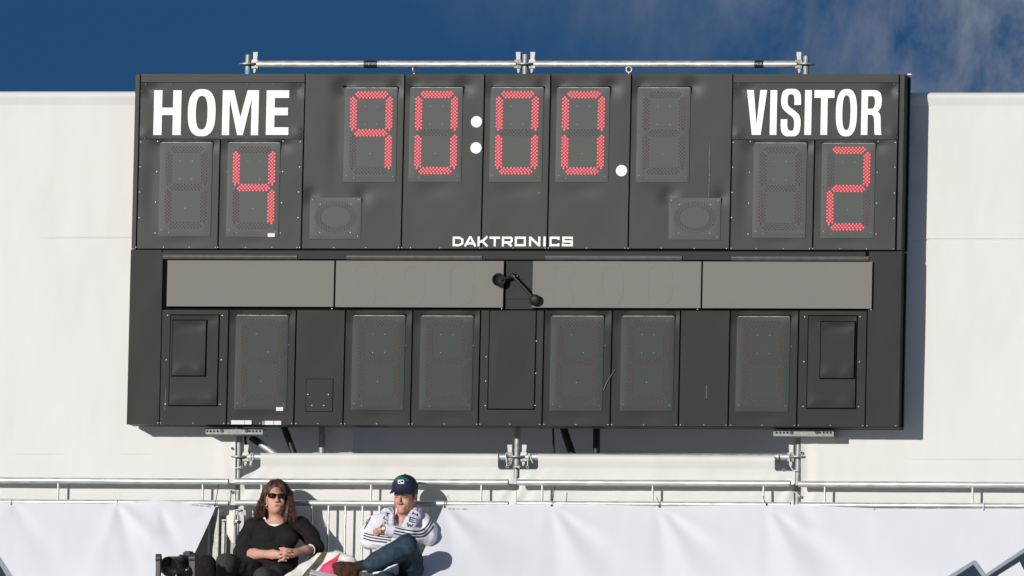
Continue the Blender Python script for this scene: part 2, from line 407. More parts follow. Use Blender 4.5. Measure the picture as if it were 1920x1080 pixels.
def spline(pts, m=8, closed=False):
    out = []; n = len(pts)
    for i in range(n if closed else n-1):
        if closed: p0, p1, p2, p3 = pts[(i-1) % n], pts[i], pts[(i+1) % n], pts[(i+2) % n]
        else: p0, p1, p2, p3 = pts[max(i-1, 0)], pts[i], pts[i+1], pts[min(i+2, n-1)]
        for k in range(m):
            t = k/m
            out.append(tuple(0.5*((2*b)+(-a+c_)*t+(2*a-5*b+4*c_-d_)*t*t+(-a+3*b-3*c_+d_)*t**3) for a, b, c_, d_ in zip(p0, p1, p2, p3)))
    if not closed: out.append(tuple(pts[-1]))
    return out
def letter(ch, x0, x1, yt, yb, sw, sh, Yf=Y0-.0030, th=.003, parent=None, m=None, name='letter'):
    """a condensed capital between pixels x0..x1 at mid height"""
    ym = (yt+yb)/2
    X0, X1 = SX(x0, ym), SX(x1, ym); Z1, Z0 = SZ(yt, (x0+x1)/2), SZ(yb, (x0+x1)/2)
    W, H = X1-X0, Z1-Z0; s_, t_ = sw*U, sh*U
    q = lambda *pp: [(X0+a, Z0+b) for a, b in pp]
    mb = MB(); Yb = Yf+th
    if ch == 'H':
        mb.prism(q((0, 0), (s_, 0), (s_, H*.445), (W-s_, H*.445), (W-s_, 0), (W, 0), (W, H), (W-s_, H), (W-s_, H*.445+t_), (s_, H*.445+t_), (s_, H), (0, H)), Yf, Yb)
    elif ch == 'M':
        s2 = s_*.92
        mb.prism(q((0, 0), (s2, 0), (s2, H*.80), (W/2-s_*.36, 0), (W/2+s_*.36, 0), (W-s2, H*.80), (W-s2, 0), (W, 0), (W, H), (W-s_*1.45, H), (W/2, H*.40), (s_*1.45, H), (0, H)), Yf, Yb)
    elif ch == 'E':
        mb.prism(q((0, 0), (W, 0), (W, t_), (s_, t_), (s_, H*.44), (W*.96, H*.44), (W*.96, H*.44+t_), (s_, H*.44+t_), (s_, H-t_), (W, H-t_), (W, H), (0, H)), Yf, Yb)
    elif ch == 'V':
        mb.prism(q((0, H), (s_*1.02, H), (W/2, H*.24), (W-s_*1.02, H), (W, H), (W/2+s_*.66, 0), (W/2-s_*.66, 0)), Yf, Yb)
    elif ch == 'I': mb.prism(q((0, 0), (W, 0), (W, H), (0, H)), Yf, Yb)
    elif ch == 'T':
        mb.prism(q((W/2-s_/2, 0), (W/2+s_/2, 0), (W/2+s_/2, H-t_), (W, H-t_), (W, H), (0, H), (0, H-t_), (W/2-s_/2, H-t_)), Yf, Yb)
    elif ch == 'O': ringpoly(mb, X0, X1, Z0, Z1, s_, t_, Yf, Yb)
    elif ch == 'S' and sw > 11:
        k = s_/W/.335
        o = [(1, .66), (1, .80), (.93, .93), (.74, .992), (.5, 1), (.26, .992), (.07, .93), (0, .79), (.01, .67), (.10, .575), (.30, .495), (.55, .415), (.66, .345), (.675, .25), (.655, .15), (.58, .118), (.48, .118), (.38, .145), (.335, .22), (.335, .36),
             (0, .36), (0, .22), (.06, .08), (.24, .008), (.5, 0), (.76, .008), (.94, .08), (1, .23), (.99, .36), (.9, .455), (.7, .535), (.45, .615), (.345, .675), (.33, .77), (.36, .86), (.44, .884), (.54, .884), (.63, .86), (.665, .78), (.665, .66)]
        a, b = o[:20], o[20:]
        mb.prism([(X0+x*W, Z0+z*H) for x, z in spline(a, 4)+spline(b, 4)], Yf, Yb)
    elif ch == 'S':
        h = s_/2; k = t_/2
        pth = [(W-h, H*.69), (W-h, H*.80), (W*.80, H-k*1.25), (W*.5, H-k), (W*.2, H-k*1.3), (h, H*.80), (h, H*.70), (W*.22, H*.575), (W*.5, H*.49), (W*.78, H*.40), (W-h, H*.28), (W-h, H*.19), (W*.8, k*1.3), (W*.5, k), (W*.2, k*1.25), (h, H*.2), (h, H*.36)]
        stroke(mb, spline(q(*pth), 6), (s_+t_)/2, Yf, Yb)
    elif ch == 'R':
        e = s_/W; uz = lambda pp: [(X0+x*W, Z0+z*H) for x, z in pp]
        mb.prism(uz([(0, 0), (e, 0), (e, 1), (0, 1)]), Yf, Yb)
        outer = spline([(.55, 1), (.78, .985), (.93, .92), (.985, .80), (.975, .68), (.92, .585), (.80, .52)], 4); inner = spline([(.55, .585), (.63, .64), (.655, .73), (.64, .82), (.55, .865)], 4)
        mb.prism(uz([(e, 1)]+outer+inner+[(e, .865)]), Yf, Yb)
        leg = spline([(.80, .52), (.905, .465), (.95, .37), (.955, .2), (1, 0)], 4); legi = spline([(.69, 0), (.655, .07), (.635, .3), (.60, .405), (.50, .45)], 4)
        mb.prism(uz([(e, .585), (.55, .585)]+leg+legi+[(e, .45)]), Yf, Yb)
    elif ch == 'G':
        h = s_/2; k = t_/2
        pth = [(W-h, H*.68), (W-h, H*.80), (W*.78, H-k*1.3), (W*.5, H-k), (W*.2, H-k*1.3), (h, H*.8), (h, H*.5), (h, H*.2), (W*.2, k*1.3), (W*.45, k), (W*.7, k*1.8), (W-h, H*.2), (W-h, H*.46), (W*.55, H*.46)]
        stroke(mb, spline(q(*pth[:-2]), 5)+q(*pth[-2:]), (s_+t_)/2, Yf, Yb)
    return mb.build(name, m or M['white'], parent or board)
for ch, a, b, yt, yb, s_, t_ in (('H', 288.5, 339.8, 169.3, 253.2, 16, 14.2), ('O', 352.4, 404.4, 167.1, 255.6, 15.6, 12.8), ('M', 417, 485, 169.3, 253.4, 15.2, 14), ('E', 499.4, 541.6, 169.4, 253, 16, 14.4)):
    letter(ch, a, b, yt, yb, s_, t_)
for ch, a, b, yt, yb, s_, t_ in (('V', 1400, 1437.8, 168.8, 253, 12.8, 12), ('I', 1444, 1456.8, 169, 253, 12, 12), ('S', 1464.4, 1501.6, 166.6, 255.6, 12, 11.4), ('I', 1509, 1521.8, 169, 253, 12, 12), ('T', 1526.6, 1564.4, 169, 253, 12.8, 14.6), ('O', 1567.4, 1607, 166.8, 255.8, 12.4, 12), ('R', 1615, 1653.6, 169, 253, 12.4, 13.4)):
    letter(ch, a, b, yt, yb, s_, t_)
# raised outlines of letters painted over on the two middle grey panels
for (ox, oy) in ((0, 0), (371.5, 1)):
    for ch, a, b in (('S', 659.5, 706), ('O', 749, 799), ('G', 837, 890)):
        letter(ch, a+ox, b+ox, 490.6+oy+(a-660)*.003, 574+oy+(a-660)*.003, 10, 9, Yf=Y0-.0209, th=.002, m=M['vinyl'], name='painted_over_letter')
# maker's name: wide square letters
mk = MB()
def mkq(x0, x1):
    X0, X1 = SX(x0, 452.5), SX(x1, 452.5); Z0, Z1 = SZ(462, (x0+x1)/2), SZ(443.6, (x0+x1)/2)
    return lambda *pp: [(X0+a*(X1-X0), Z0+b*(Z1-Z0)) for a, b in pp]
w_ = 4.1*U; e_ = .11; f_ = .12
def MK(x0, x1, paths, w=w_):
    q = mkq(x0, x1); mb = MB()
    for i, pth in enumerate(paths):
        closed = pth[0] == 'c'; pp = pth[1:] if closed else pth
        stroke(mb, q(*pp), w, Y0-.0032-.0004*i, Y0-.0008, closed)
    mb.build('maker_letter', M['white'], board)
MK(848.6, 870, [['c', (e_, f_), (.6, f_), (.86, .3), (.86, .7), (.6, 1-f_), (e_, 1-f_)]])
MK(870.6, 893.2, [[(.06, 0), (.47, 1-f_*.6), (.53, 1-f_*.6), (.94, 0)], [(.22, .3), (.78, .3)]])
MK(895.4, 916, [[(.1, 0), (.1, 1)], [(.14, .42), (.55, .62), (.9, 1)], [(.3, .55), (.55, .42), (.92, 0)]])
MK(918, 937.8, [[(0, 1-f_), (1, 1-f_)], [(.5, 0), (.5, .9)]])
MK(941.2, 961.6, [[(.1, 0), (.1, 1)], [(.1, 1-f_), (.8, 1-f_), (.9, .8), (.9, .55), (.8, .4), (.15, .4)], [(.5, .38), (.92, .02)]])
MK(965, 986.6, [['c', (e_, f_), (1-e_, f_), (1-e_, 1-f_), (e_, 1-f_)]])
MK(992, 1013.4, [[(.1, 0), (.1, 1)], [(.9, 0), (.9, 1)], [(.1, .93), (.9, .07)]])
MK(1018.6, 1024, [[(.5, 0), (.5, 1)]], 4.6*U)
MK(1030.4, 1049.6, [[(.88, .66), (.88, 1-f_), (e_, 1-f_), (e_, f_), (.88, f_), (.88, .32)]])
MK(1054, 1074.4, [[(.9, .70), (.9, 1-f_), (.12, 1-f_), (.12, .5), (.9, .5), (.9, f_), (.1, f_), (.1, .3)]])

# round white colon and point marks
for (x, y) in ((893.6, 228.4), (892.6, 277.4), (1165.4, 320)):
    c = MB(); p = P(x, y, Y0); c.disc((p.x, Y0-.001, p.z), (0, 1, 0), 10.7*U, .005, 28)
    c.build('round_mark', M['white'], board)

# lamp digits ---------------------------------------------------------
M['lamp_halo'] = emis('lit_lamp_halo', (0.57, 0.004, 0.028), 1.0)  # discs glow to paint the lamps' red halo on the plate
M['lamp_core'] = emis('lit_lamp', (1.0, 0.30, 0.37), 1.0)
M['off_base'] = mat('unlit_lamp_hole', (0.052, 0.033, 0.032), 0.6, var=0.4, vscale=160)
M['off_core'] = mat('unlit_lamp', (0.155, 0.042, 0.039), 0.3, var=0.6, vscale=140)
o0 = P(647.2, 164, Y0)
def loc(x, y):
    p = P(x, y, Y0); return (p.x-o0.x, p.z-o0.z)
def rowdots(rows): return [loc(a+(b-a)*i/(n-1), y) for (y, a, b, n) in rows for i in range(n)]
def coldots(xa0, xa1, xs, ya, yb, xb_shift, first):
    """staggered pairs; xa: pair A, xs: pair B"""
    out = []
    for i in range(20):
        y = ya+(yb-ya)*i/19; sh = xb_shift*i/19
        pr = xs if i % 2 == 0 else (xa0, xa1)
        if i == 0: pr = (first,)
        if i == 19: pr = ((xa0+xa1)/2,)
        out += [loc(x+sh, y) for x in pr]
    return out
zx = lambda v: 640+v/9.39
zy = lambda v: 155+v/9.39
seg_dots = {
    'a': rowdots([(zy(170), zx(300), zx(780), 9), (zy(201), zx(267), zx(812), 10), (zy(232), zx(293), zx(778), 9), (zy(262), zx(325), zx(745), 8)]),
    'g': rowdots([(zy(835), zx(312), zx(735), 8), (zy(866), zx(278), zx(765), 9), (zy(897), zx(245), zx(795), 10), (zy(930), zx(275), zx(750), 9)]),
    'd': rowdots([(zy(1505), zx(294), zx(717), 8), (zy(1536), zx(260), zx(747), 9), (zy(1567), zx(227), zx(777), 10), (zy(1600), zx(257), zx(732), 9)]),
    'f': coldots(zx(174), zx(233), (zx(207), zx(266)), zy(262), zy(832), -1.2, zx(207)),
    'b': coldots(zx(832), zx(891), (zx(800), zx(860)), zy(262), zy(832), -1.2, zx(860)),
    'e': coldots(zx(160), zx(219), (zx(193), zx(252)), zy(938), zy(1508), -1.2, zx(193)),
    'c': coldots(zx(818), zx(877), (zx(786), zx(846)), zy(938), zy(1508), -1.2, zx(846)),
}
def lamp_mesh(dots, lit, name):
    me = bpy.data.meshes.new(name); v = []; f = []; mi = []
    rb, rc = (2.15*U, 0.78*U) if lit else (1.35*U, 0.9*U)
    for k, (x, z) in enumerate(dots):
        b = len(v); n = 8
        v += [(x+rb*math.cos(2*math.pi*(i+.5)/n), -.0012, z+rb*math.sin(2*math.pi*(i+.5)/n)) for i in range(n)]
        f.append(tuple(range(b, b+n))); mi.append(0)
        jx, jz = (0, 0) if lit else (-.25*U, .3*U)
        b = len(v); n = 6
        v += [(x+jx+rc*math.cos(2*math.pi*i/n), -.0022, z+jz+rc*math.sin(2*math.pi*i/n)) for i in range(n)]
        v += [(x+jx+rc*.5*math.cos(2*math.pi*i/n), -.0052, z+jz+rc*.5*math.sin(2*math.pi*i/n)) for i in range(n)]
        f += [(b+i, b+(i+1) % n, b+n+(i+1) % n, b+n+i) for i in range(n)]+[tuple(range(b+n, b+2*n))]
        mi += [1]*(n+1)
    me.from_pydata(v, [], f)
    for m in ((M['lamp_halo'], M['lamp_core']) if lit else (M['off_base'], M['off_core'])): me.materials.append(m)
    me.polygons.foreach_set('material_index', mi); me.update()
    return me
seg_mesh = {(k, l): lamp_mesh(dts, l, 'segment') for k, dts in seg_dots.items() for l in (True, False)}
M['lip_edge'] = mat('lip_highlight', (0.22, 0.23, 0.225), 0.4, metal=0.3, var=0.5, vscale=14)  # lighter strip paints the highlight along each plate's top lip
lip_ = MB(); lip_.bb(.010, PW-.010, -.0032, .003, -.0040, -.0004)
lip_me = bpy.data.meshes.new('highlight_lip'); lip_me.from_pydata(lip_.v, [], lip_.f); lip_me.materials.append(M['lip_edge'])
DIG = {'9': 'abcfg', '0': 'abcdef', '4': 'bcfg', '2': 'abged', '': ''}
PF = Y0-.0042
def plate_mesh(W, H, m, name, bul=0.005):
    nx, nz = 14, int(14*H/W)
    xs = np.linspace(0, W, nx+1); zs = np.linspace(0, -H, nz+1)
    X, Z = np.meshgrid(xs, zs)
    e = np.clip(np.minimum(np.minimum(X, W-X), np.minimum(-Z, H+Z))/.02, 0, 1)
    Yd = -.0012*e + .0022*np.exp(-((X-W*.5)/(W*.45))**2-((Z+.0)/.03)**2) - .0025*np.exp(-(X/.035)**2-((Z+.012)/.022)**2) - .0025*np.exp(-((X-W)/.035)**2-((Z+.012)/.022)**2)
    pts = np.stack([X, Yd, Z], -1)
    pts = np.concatenate([pts[:1]+[0, .0, 0], pts, pts[-1:]], 0); pts[0, :, 1] = .008; pts[-1, :, 1] = .008
    pts = np.concatenate([pts[:, :1], pts, pts[:, -1:]], 1); pts[:, 0, 1] = .008; pts[:, -1, 1] = .008
    nv, nu = pts.shape[0]-1, pts.shape[1]-1
    ii = np.arange((nv+1)*(nu+1)).reshape(nv+1, nu+1)
    f = np.stack([ii[:-1, :-1], ii[1:, :-1], ii[1:, 1:], ii[:-1, 1:]], -1).reshape(-1, 4)
    me = bpy.data.meshes.new(name); me.from_pydata(pts.reshape(-1, 3).tolist(), [], f.tolist())
    sm = np.zeros((nv, nu), bool); sm[1:-1, 1:-1] = True
    me.polygons.foreach_set('use_smooth', sm.reshape(-1).tolist()); me.set_sharp_from_angle(angle=R(40)); me.materials.append(m); me.update()
    return me
slot = MB()  # dark strips paint the shadow line above each plate; dark spots at corners
for (x, z, dig, low) in PL: slot.bb(x+.008, x+PW-.008, Y0-.0040, Y0+.004, z+.0002, z+.0060); slot.bb(x-.002, x+.010, Y0-.0045, Y0+.004, z-.004, z+.008); slot.bb(x+PW-.010, x+PW+.002, Y0-.0045, Y0+.004, z-.004, z+.008)  # painted shadow strip above the plate, then the dark corner spots
tag(slot.build('plate_shadow_strips', M['gap'], board), kind='stuff')
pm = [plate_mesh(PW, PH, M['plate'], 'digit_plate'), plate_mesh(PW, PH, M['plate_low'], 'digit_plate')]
def place(name, me, parent, world):
    o = bpy.data.objects.new(name, me); col.objects.link(o); o.parent = parent
    o.matrix_parent_inverse = Matrix.Identity(4)
    base = Vector(board.location) if parent == board else Vector(board.location)+Vector(parent.location)
    o.location = Vector(world)-base
    return o
words = {'9': 'nine', '0': 'nought', '4': 'four', '2': 'two'}
for (x, z, dig, low) in PL:
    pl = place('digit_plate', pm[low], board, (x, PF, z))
    if dig: pl['label'] = 'digit plate with its lamps lit red as %s' % words[dig]
    place('highlight_lip', lip_me, pl, (x, PF, z))
    for k in 'abcdefg':
        place('segment', seg_mesh[(k, k in DIG[dig])], pl, (x, PF-.0022, z))
# small oval lamp rings
ovm = plate_mesh(OVW, OVH, M['plate'], 'lamp_plate')
dts = []
for k, (a, b) in enumerate(((38.5, 28.5), (34.2, 24.8), (30, 21.2))):
    n = 40
    for i in range(n):
        w = 2*math.pi*(i+.5*(k % 2))/n
        dts.append((OVW/2+a*U*math.cos(w), -OVH*.465+b*U*math.sin(w)))
ovl = lamp_mesh(dts, False, 'lamp_ring'); ovl.materials[0] = mat('faint_lamp_hole', (0.058, 0.050, 0.049), 0.6, var=.3, vscale=160); ovl.materials[1] = mat('faint_lamp', (0.095, 0.052, 0.050), 0.4, var=.5, vscale=140)
for (x, z) in OV:
    pl = place('lamp_plate', ovm, board, (x, PF, z))
    place('lamp_ring', ovl, pl, (x, PF-.0022, z))

# cover plates on the lower row ---------------------------------------
def cover(x0, y0, x1, y1, Yf, th, m, seed, lip=True, name='cover_plate', parent=None, joint=.0075):
    X0, Z1 = P(x0, y0, Y0).x, P(x0, y0, Y0).z; X1, Z0 = P(x1, y1, Y0).x, P(x1, y1, Y0).z
    W, H = X1-X0, Z1-Z0
    dn = [(X0+W*.5, Z1-.02, .006, W*.5, .035), (X0+W*.2, Z0+.02, -.003, W*.3, .05), (X1-.02, Z0+.02, -.004, W*.25, .05)] if lip else []
    o = panel(name, X0, X1, Z0, Z1, m, dn, Yf=Yf, thick=th, seed=seed, step=.012, parent=parent)
    g_ = MB(); e = joint; g_.bb(X0-e, X1+e, Yf+th-.0048, Yf+th-.0012, Z0-e, Z1+e); g_.build('joint', M['gap'], o if not parent else parent)
    return o
a = cover(321.5, 591.5, 406.5, 760, Y0-.010, .012, M['low'], 60)
cover(326, 601.5, 385.2, 704.5, Y0-.024, .016, M['low'], 61, name='inner_cover', parent=a)
a = cover(1517, 592.8, 1603, 765, Y0-.010, .012, M['low'], 62)
cover(1541, 604, 1601.4, 709, Y0-.024, .016, M['low'], 63, name='inner_cover', parent=a)
cover(919.5, 582.5, 1000.8, 766.4, Y0-.006, .008, M['low'], 64, lip=False)
cover(575, 711, 623, 771.5, Y0-.005, .007, M['low'], 65, lip=False, joint=.0035)
# stickers
for (x0, y0, x1, y1) in ((434, 788.2, 458, 796), (459, 788.3, 472.2, 796.1), (497.6, 789.3, 513, 796.6), (514, 789.4, 527.6, 796.6), (502.6, 437.4, 515.8, 444.6), (518.4, 763.6, 531.4, 770.6)):
    p, q = P(x0, y0), P(x1, y1); s = MB(); s.bb(p.x, q.x, Y0-.0105, Y0-.0025, q.z, p.z)
    s.build('sticker', M['sticker'], board)
p, q = P(491.6, 789.3), P(497.2, 796.6); s = MB(); s.bb(p.x, q.x, Y0-.004, Y0-.0025, q.z, p.z); s.build('sticker', M['stick_d'], board)
# scratches
M['scr'] = mat('bare_scratch', (0.13, 0.13, 0.125), 0.6, var=0.5, vscale=60)
for pts, w in (([(1331, 268), (1329.8, 300), (1330.4, 330), (1328.8, 369)], .9), ([(1131, 733), (1140, 714), (1153.5, 693)], 1.0), ([(1325, 722), (1324.6, 748)], .8), ([(311, 727), (309, 770)], .7), ([(1011, 360), (1010, 364)], 2)):
    s = MB(); stroke(s, [(P(*p).x, P(*p).z) for p in pts], w*U, Y0-.0085 if pts[0][0] == 1131 else Y0-.0024, Y0-.001); s.build('scratch', M['scr'], board)
# screws: too small to tell apart singly
sd_, sb_ = MB(), MB()
def screw(mb, x, y, Y=Y0-.001, r=1.25):
    p = P(x, y, Y0); mb.disc((p.x, Y-.001, p.z), (0, 1, 0), r*U, .004, 6)
for (xa, xb, ya, yb, n) in ((273.5, 560, 158, 259.5, 7), (1385, 1677, 158, 260, 7)):
    for i in range(n):
        t = i/(n-1); screw(sd_, xa+(xb-xa)*t, ya); screw(sd_, xa-2+(xb-xa)*t, yb); screw(sd_, xa+(xb-xa)*t, ya-18, r=.9)
    for k in range(3):
        screw(sd_, xa-7-.021*(10+38*k), ya+13+38*k); screw(sd_, xb+6-.021*(10+38*k), ya+13+38*k)
for x in (580, 610, 665, 720, 801, 850, 957, 1010, 1062, 1110, 1230, 1312, 1360): screw(sd_, x, 140.6, r=.8)
for (x, z, dig, low) in PL:
    for (fx, fz) in ((.03, .97), (.97, .97), (.03, .46), (.97, .46)):
        sd_.disc((x+PW*fx, PF-.0015, z-PH*fz), (0, 1, 0), 1.05*U, .005, 6)
    for (fx, fz) in ((.39, .20), (.62, .20), (.39, .39), (.62, .39), (.5, .70), (.06, .93), (.2, .955), (.94, .94)):
        if random.random() < .8: sb_.disc((x+PW*fx, PF-.001, z-PH*fz), (0, 1, 0), .55*U, .005, 5)
for (x, z) in OV:
    for (fx, fz) in ((.05, .05), (.95, .05), (.2, .16), (.8, .16), (.2, .84), (.8, .84), (.06, .95), (.94, .93)):
        (sd_ if fz > .94 else sb_).disc((x+OVW*fx, PF-.001, z-OVH*fz), (0, 1, 0), .7*U, .005, 6)
for x in (255, 307, 355, 404, 408.5, 460, 510, 557, 562, 626, 686, 747.5, 753.5, 770, 825, 900, 904, 962, 1022, 1028, 1100, 1172, 1178, 1240, 1302, 1362, 1371, 1418, 1469, 1518, 1524, 1575, 1625, 1675): screw(sb_, x, 463.4+(x-250)*.0022, r=.85)
for x in (296, 301, 362, 420, 428, 487, 547, 555, 596, 640, 646.5, 706, 767, 773, 833, 894, 900, 956, 1012, 1020, 1080, 1140, 1147, 1207, 1268, 1276, 1320, 1361, 1370, 1429, 1490, 1497, 1557, 1618, 1626, 1680): screw(sb_, x, 793.2+(x-300)*.0036, r=.85)
for x, y in ((264, 266), (296, 265), (263, 313), (294, 322), (262, 360), (292, 379), (261, 408), (291, 437), (531, 264.5), (563, 266), (530, 322), (562, 313), (528, 380), (560, 360), (526, 437), (559, 408),
             (1375, 267), (1407, 265.5), (1374, 313.5), (1405.6, 323), (1373, 361), (1404, 381), (1372, 408), (1402.6, 439), (1647, 265), (1679, 267), (1645, 323), (1678, 314), (1643.6, 381), (1677, 362), (1642.8, 439), (1676, 409.5),
             (314.5, 591), (417, 591.4), (393, 602), (312, 674.5), (415, 674.6), (390.5, 702.5), (310, 757.6), (413, 758.2), (622.5, 578.6), (941, 579), (1308, 579.8), (1633, 580.6), (1508.8, 594), (1613, 594), (1532.6, 604.6), (1507.5, 678), (1611.6, 678.6), (1530.6, 706), (1505.8, 762), (1610, 762.4),
             (911.6, 669), (910.8, 714.5), (910, 760.4), (1006, 639.6), (1004.8, 699.8), (1003.4, 760.2), (578, 739.6), (616.5, 740), (585.5, 760.5), (608, 760.5)):
    screw(sb_, x, y, Y=Y0-.011 if 575 < x < 624 and y > 700 else Y0-.001, r=1.05)
for x, y in ((425.5, 322), (525.6, 322.4), (437, 380.6), (541.7, 647), (761, 648), (888, 648), (1134.6, 648), (1262.6, 648.6), (1484.4, 649.4)): screw(sd_, x, y, r=1.5)
M['scd'] = mat('dark_screw', (0.012, 0.012, 0.012), 0.4, var=.2); M['scb'] = mat('bright_screw', (0.36, 0.36, 0.35), 0.35, metal=.4, var=.2)
tag(sd_.build('dark_screws', M['scd'], board), kind='stuff'); tag(sb_.build('bright_screws', M['scb'], board), kind='stuff')
# side flange with a bare top, lifting eyes
s = MB(); s.bb(SBR-.001, SBR+.012, -.13, -.10, SBM+.01, SBT-.02); s.bb(SBR-.001, SBR+.010, -.13, -.10, SBB+.02, SBM-.01); s.build('side_flange', M['low'], board)
s = MB(); p = P(1707, 140.4, -.12); s.bb(p.x-.012, p.x+.012, -.16, -.09, p.z-.004, p.z+.004); s.build('corner_cap', M['white'], board)
for (x, y) in ((777, 130.6), (1179.4, 130.4)):
    p = P(x, y, -.16); s = MB(); n = 16; fl = x < 800
    ring = [p+Vector((5.4*U*math.cos(2*math.pi*i/n)*(0.35 if fl else 1), 5.4*U*math.cos(2*math.pi*i/n)*(.93 if fl else 0), 5.4*U*math.sin(2*math.pi*i/n))) for i in range(n+1)]
    s.tube(ring, 1.5*U, 8, caps=False); s.tube([p-Vector((0, 0, 5.4*U)), p-Vector((0, 0, 9*U))], 1.5*U, 8)
    s.build('lifting_eye', M['galv'], board)
# mounting channels under the board
for (x0, y0, x1, y1, hs) in ((385.5, 802.4, 492.5, 814.6, (388.5, 395, 401.5, 408, 468, 474.5, 481, 487.6)), (1450, 805, 1563, 818, (1456, 1463, 1470, 1476.6, 1537.6, 1544.6, 1551, 1557.4))):
    p, q = P(x0, y0, -.155), P(x1, y1, -.155); s = MB()
    s.bb(p.x, q.x, -.155, -.151, q.z, p.z); s.bb(p.x, q.x, -.1505, .0, q.z, q.z+.005); s.bb(p.x, q.x, -.1505, .0, p.z-.005, p.z)
    ym = (y0+y1)/2
    for h in hs:
        c_ = P(h, ym, -.155); s.disc((c_.x, -.1562, c_.z), (0, 1, 0), 1.9*U, .003, 10, 1)
    for h in (416, 462) if x0 < 900 else (1484, 1531):
        c_ = P(h, ym-.6, -.155); s.disc((c_.x, -.159, c_.z), (0, 1, 0), 3.1*U, .012, 6, 2)
    s.build('mounting_channel', [M['galvx'], M['gap'], M['blackm']], board)

# jointed black arm on the strip between the grey panels
arm = empty('jointed_arm', P(961, 517, -.27), 'black jointed arm with a round cup at either end, between the grey panels', 'arm')
A0, A1, A2 = P(962, 517, -.275), P(935, 524.5, -.30), P(1003.5, 563, -.295)
s = MB(); s.tube([Vector((A0.x, -.243, A0.z)), A0], 5.2*U, 12); s.ball(A0, 5.5*U, 12); s.build('hub', M['blackp'], arm)
s = MB(); s.tube([P(958, 519, -.277), P(938, 524.6, -.30)], 3.1*U, 10); s.tube([A0, P(1002, 561, -.297)], [2.8*U, 3.6*U], 10); s.build('arm_rod', M['blackp'], arm)
def cup(p, r, fx, name):
    p = Vector(p); ax = Vector(fx).normalized(); s = MB(); n = 26
    a_ = ax.cross(Vector((0, 0, 1))).normalized(); b_ = a_.cross(ax)
    prof = [(0, .55), (.55, .5), (.85, .3), (1.0, 0), (1.0, -.12), (.9, -.12), (.75, .15), (.45, .32), (0, .38)]
    vs_ = []; fs = []
    for (rr, h) in prof:
        for j in range(n):
            w = 2*math.pi*j/n; vs_.append(p+(a_*math.cos(w)+b_*math.sin(w))*rr*r-ax*h*r)
    for i in range(len(prof)-1):
        for j in range(n): fs.append((i*n+j, i*n+(j+1) % n, (i+1)*n+(j+1) % n, (i+1)*n+j))
    s.add(vs_, fs, 0, True); s.build(name, M['blackp'], arm)
cup(A1, 12.6*U, (.25, -1, .12), 'cup'); cup(A2, 11.2*U, (.05, 1, .3), 'cup')
s = MB(); s.ball(P(964, 518.4, -.298), 1.6*U, 8); s.ball(P(970, 517.4, -.298), 1.3*U, 8); s.build('bolt', M['scb'], arm)

# ------------------------------------------------------------------ scaffold behind the board
YS = 0.028
scaf = empty('scaffold_frame', P(970, 940, YS), 'galvanised scaffold tubes with wedge couplings holding up the scoreboard', 'scaffold')
def on_line(xref, yref, y, Y):
    """pixel-free: point straight above or below P(xref, yref)"""
    p = P(xref, yref, Y); q = P(xref, y, Y); return Vector((p.x, Y, q.z))
ROS = 16.5*U
def standard(xr, yr, ytop, paint=None):
    lo = on_line(xr, yr, 1110, YS); hi = on_line(xr, yr, ytop, YS); s = MB()
    s.tube([lo, hi], 5.7*U, 16); st = s.build('standard', M['galvd'], scaf)
    for yy in (120.5, 857):
        c_ = on_line(xr, yr, yy, YS); s = MB(); s.disc(c_, (0, 0, 1), ROS, .009, 24); s.build('rosette', M['galvd'], st)
    if paint:
        c_ = on_line(xr, yr, 131, YS); s = MB(); s.disc(c_, (0, 0, 1), 5.9*U, 10*U, 16); s.build('paint_band', M['blue'], st)
    return on_line(xr, yr, 120.5, YS), on_line(xr, yr, 857, YS)
s1 = standard(447.2, 900, 103); s2 = standard(969.5, 845, 102); s3 = standard(1495.5, 930, 105)
# first standard carries a blue band near its top
c_ = Vector((s1[0].x, YS, P(463, 134, YS).z)); s = MB(); s.disc(c_, (0, 0, 1), 5.9*U, 6*U, 16); s.build('paint_band', M['blue'], scaf)
def ledger(a, b, r=7.0*U):
    a, b = Vector(a), Vector(b); dirn = (b-a).normalized(); s = MB()
    s.tube([a+dirn*.062, b-dirn*.062], r, 16); lg = s.build('ledger', M['galv'], scaf)
    for p, sg in ((a, 1), (b, -1)):
        h = MB(); dx = dirn*sg
        Rm = Matrix(((dx.x, 0, 0), (0, 1, 0), (dx.z, 0, 1)))
        for zz in (1, -1):
            h.add([p+dx*.024+Vector((0, y_, zz*.009)) for y_ in (-.016, .016)]+[p+dx*.070+Vector((0, y_, zz*.009)) for y_ in (-.02, .02)]+
                  [p+dx*.030+Vector((0, y_, zz*.031)) for y_ in (-.014, .014)]+[p+dx*.072+Vector((0, y_, zz*.029)) for y_ in (-.02, .02)],
                  [(0, 1, 3, 2), (4, 6, 7, 5), (0, 2, 6, 4), (1, 5, 7, 3), (0, 4, 5, 1), (2, 3, 7, 6)])
        h.build('ledger_head', M['galvd'], lg)
        w = MB(); c_ = p+dx*.046
        w.add([c_+Vector((a_*dx.x, y_, z_)) for (a_, z_) in ((-.008, -.05), (.008, -.05), (.021, .083), (-.012, .083)) for y_ in (-.006, .006)],
              [(0, 2, 3, 1), (4, 6, 7, 5), (0, 1, 7, 6), (2, 4, 5, 3), (0, 6, 4, 2), (1, 3, 5, 7)])
        w.tube([c_+Vector((0, 0, -.06)), c_+Vector((0, 0, -.04))], .008, 8)
        w.build('wedge', M['galvh'], lg)
    return lg
l1 = ledger(s1[0], s2[0]); l2 = ledger(s2[0], s3[0]); l3 = ledger(s1[1], s2[1]); l4 = ledger(s2[1], s3[1])
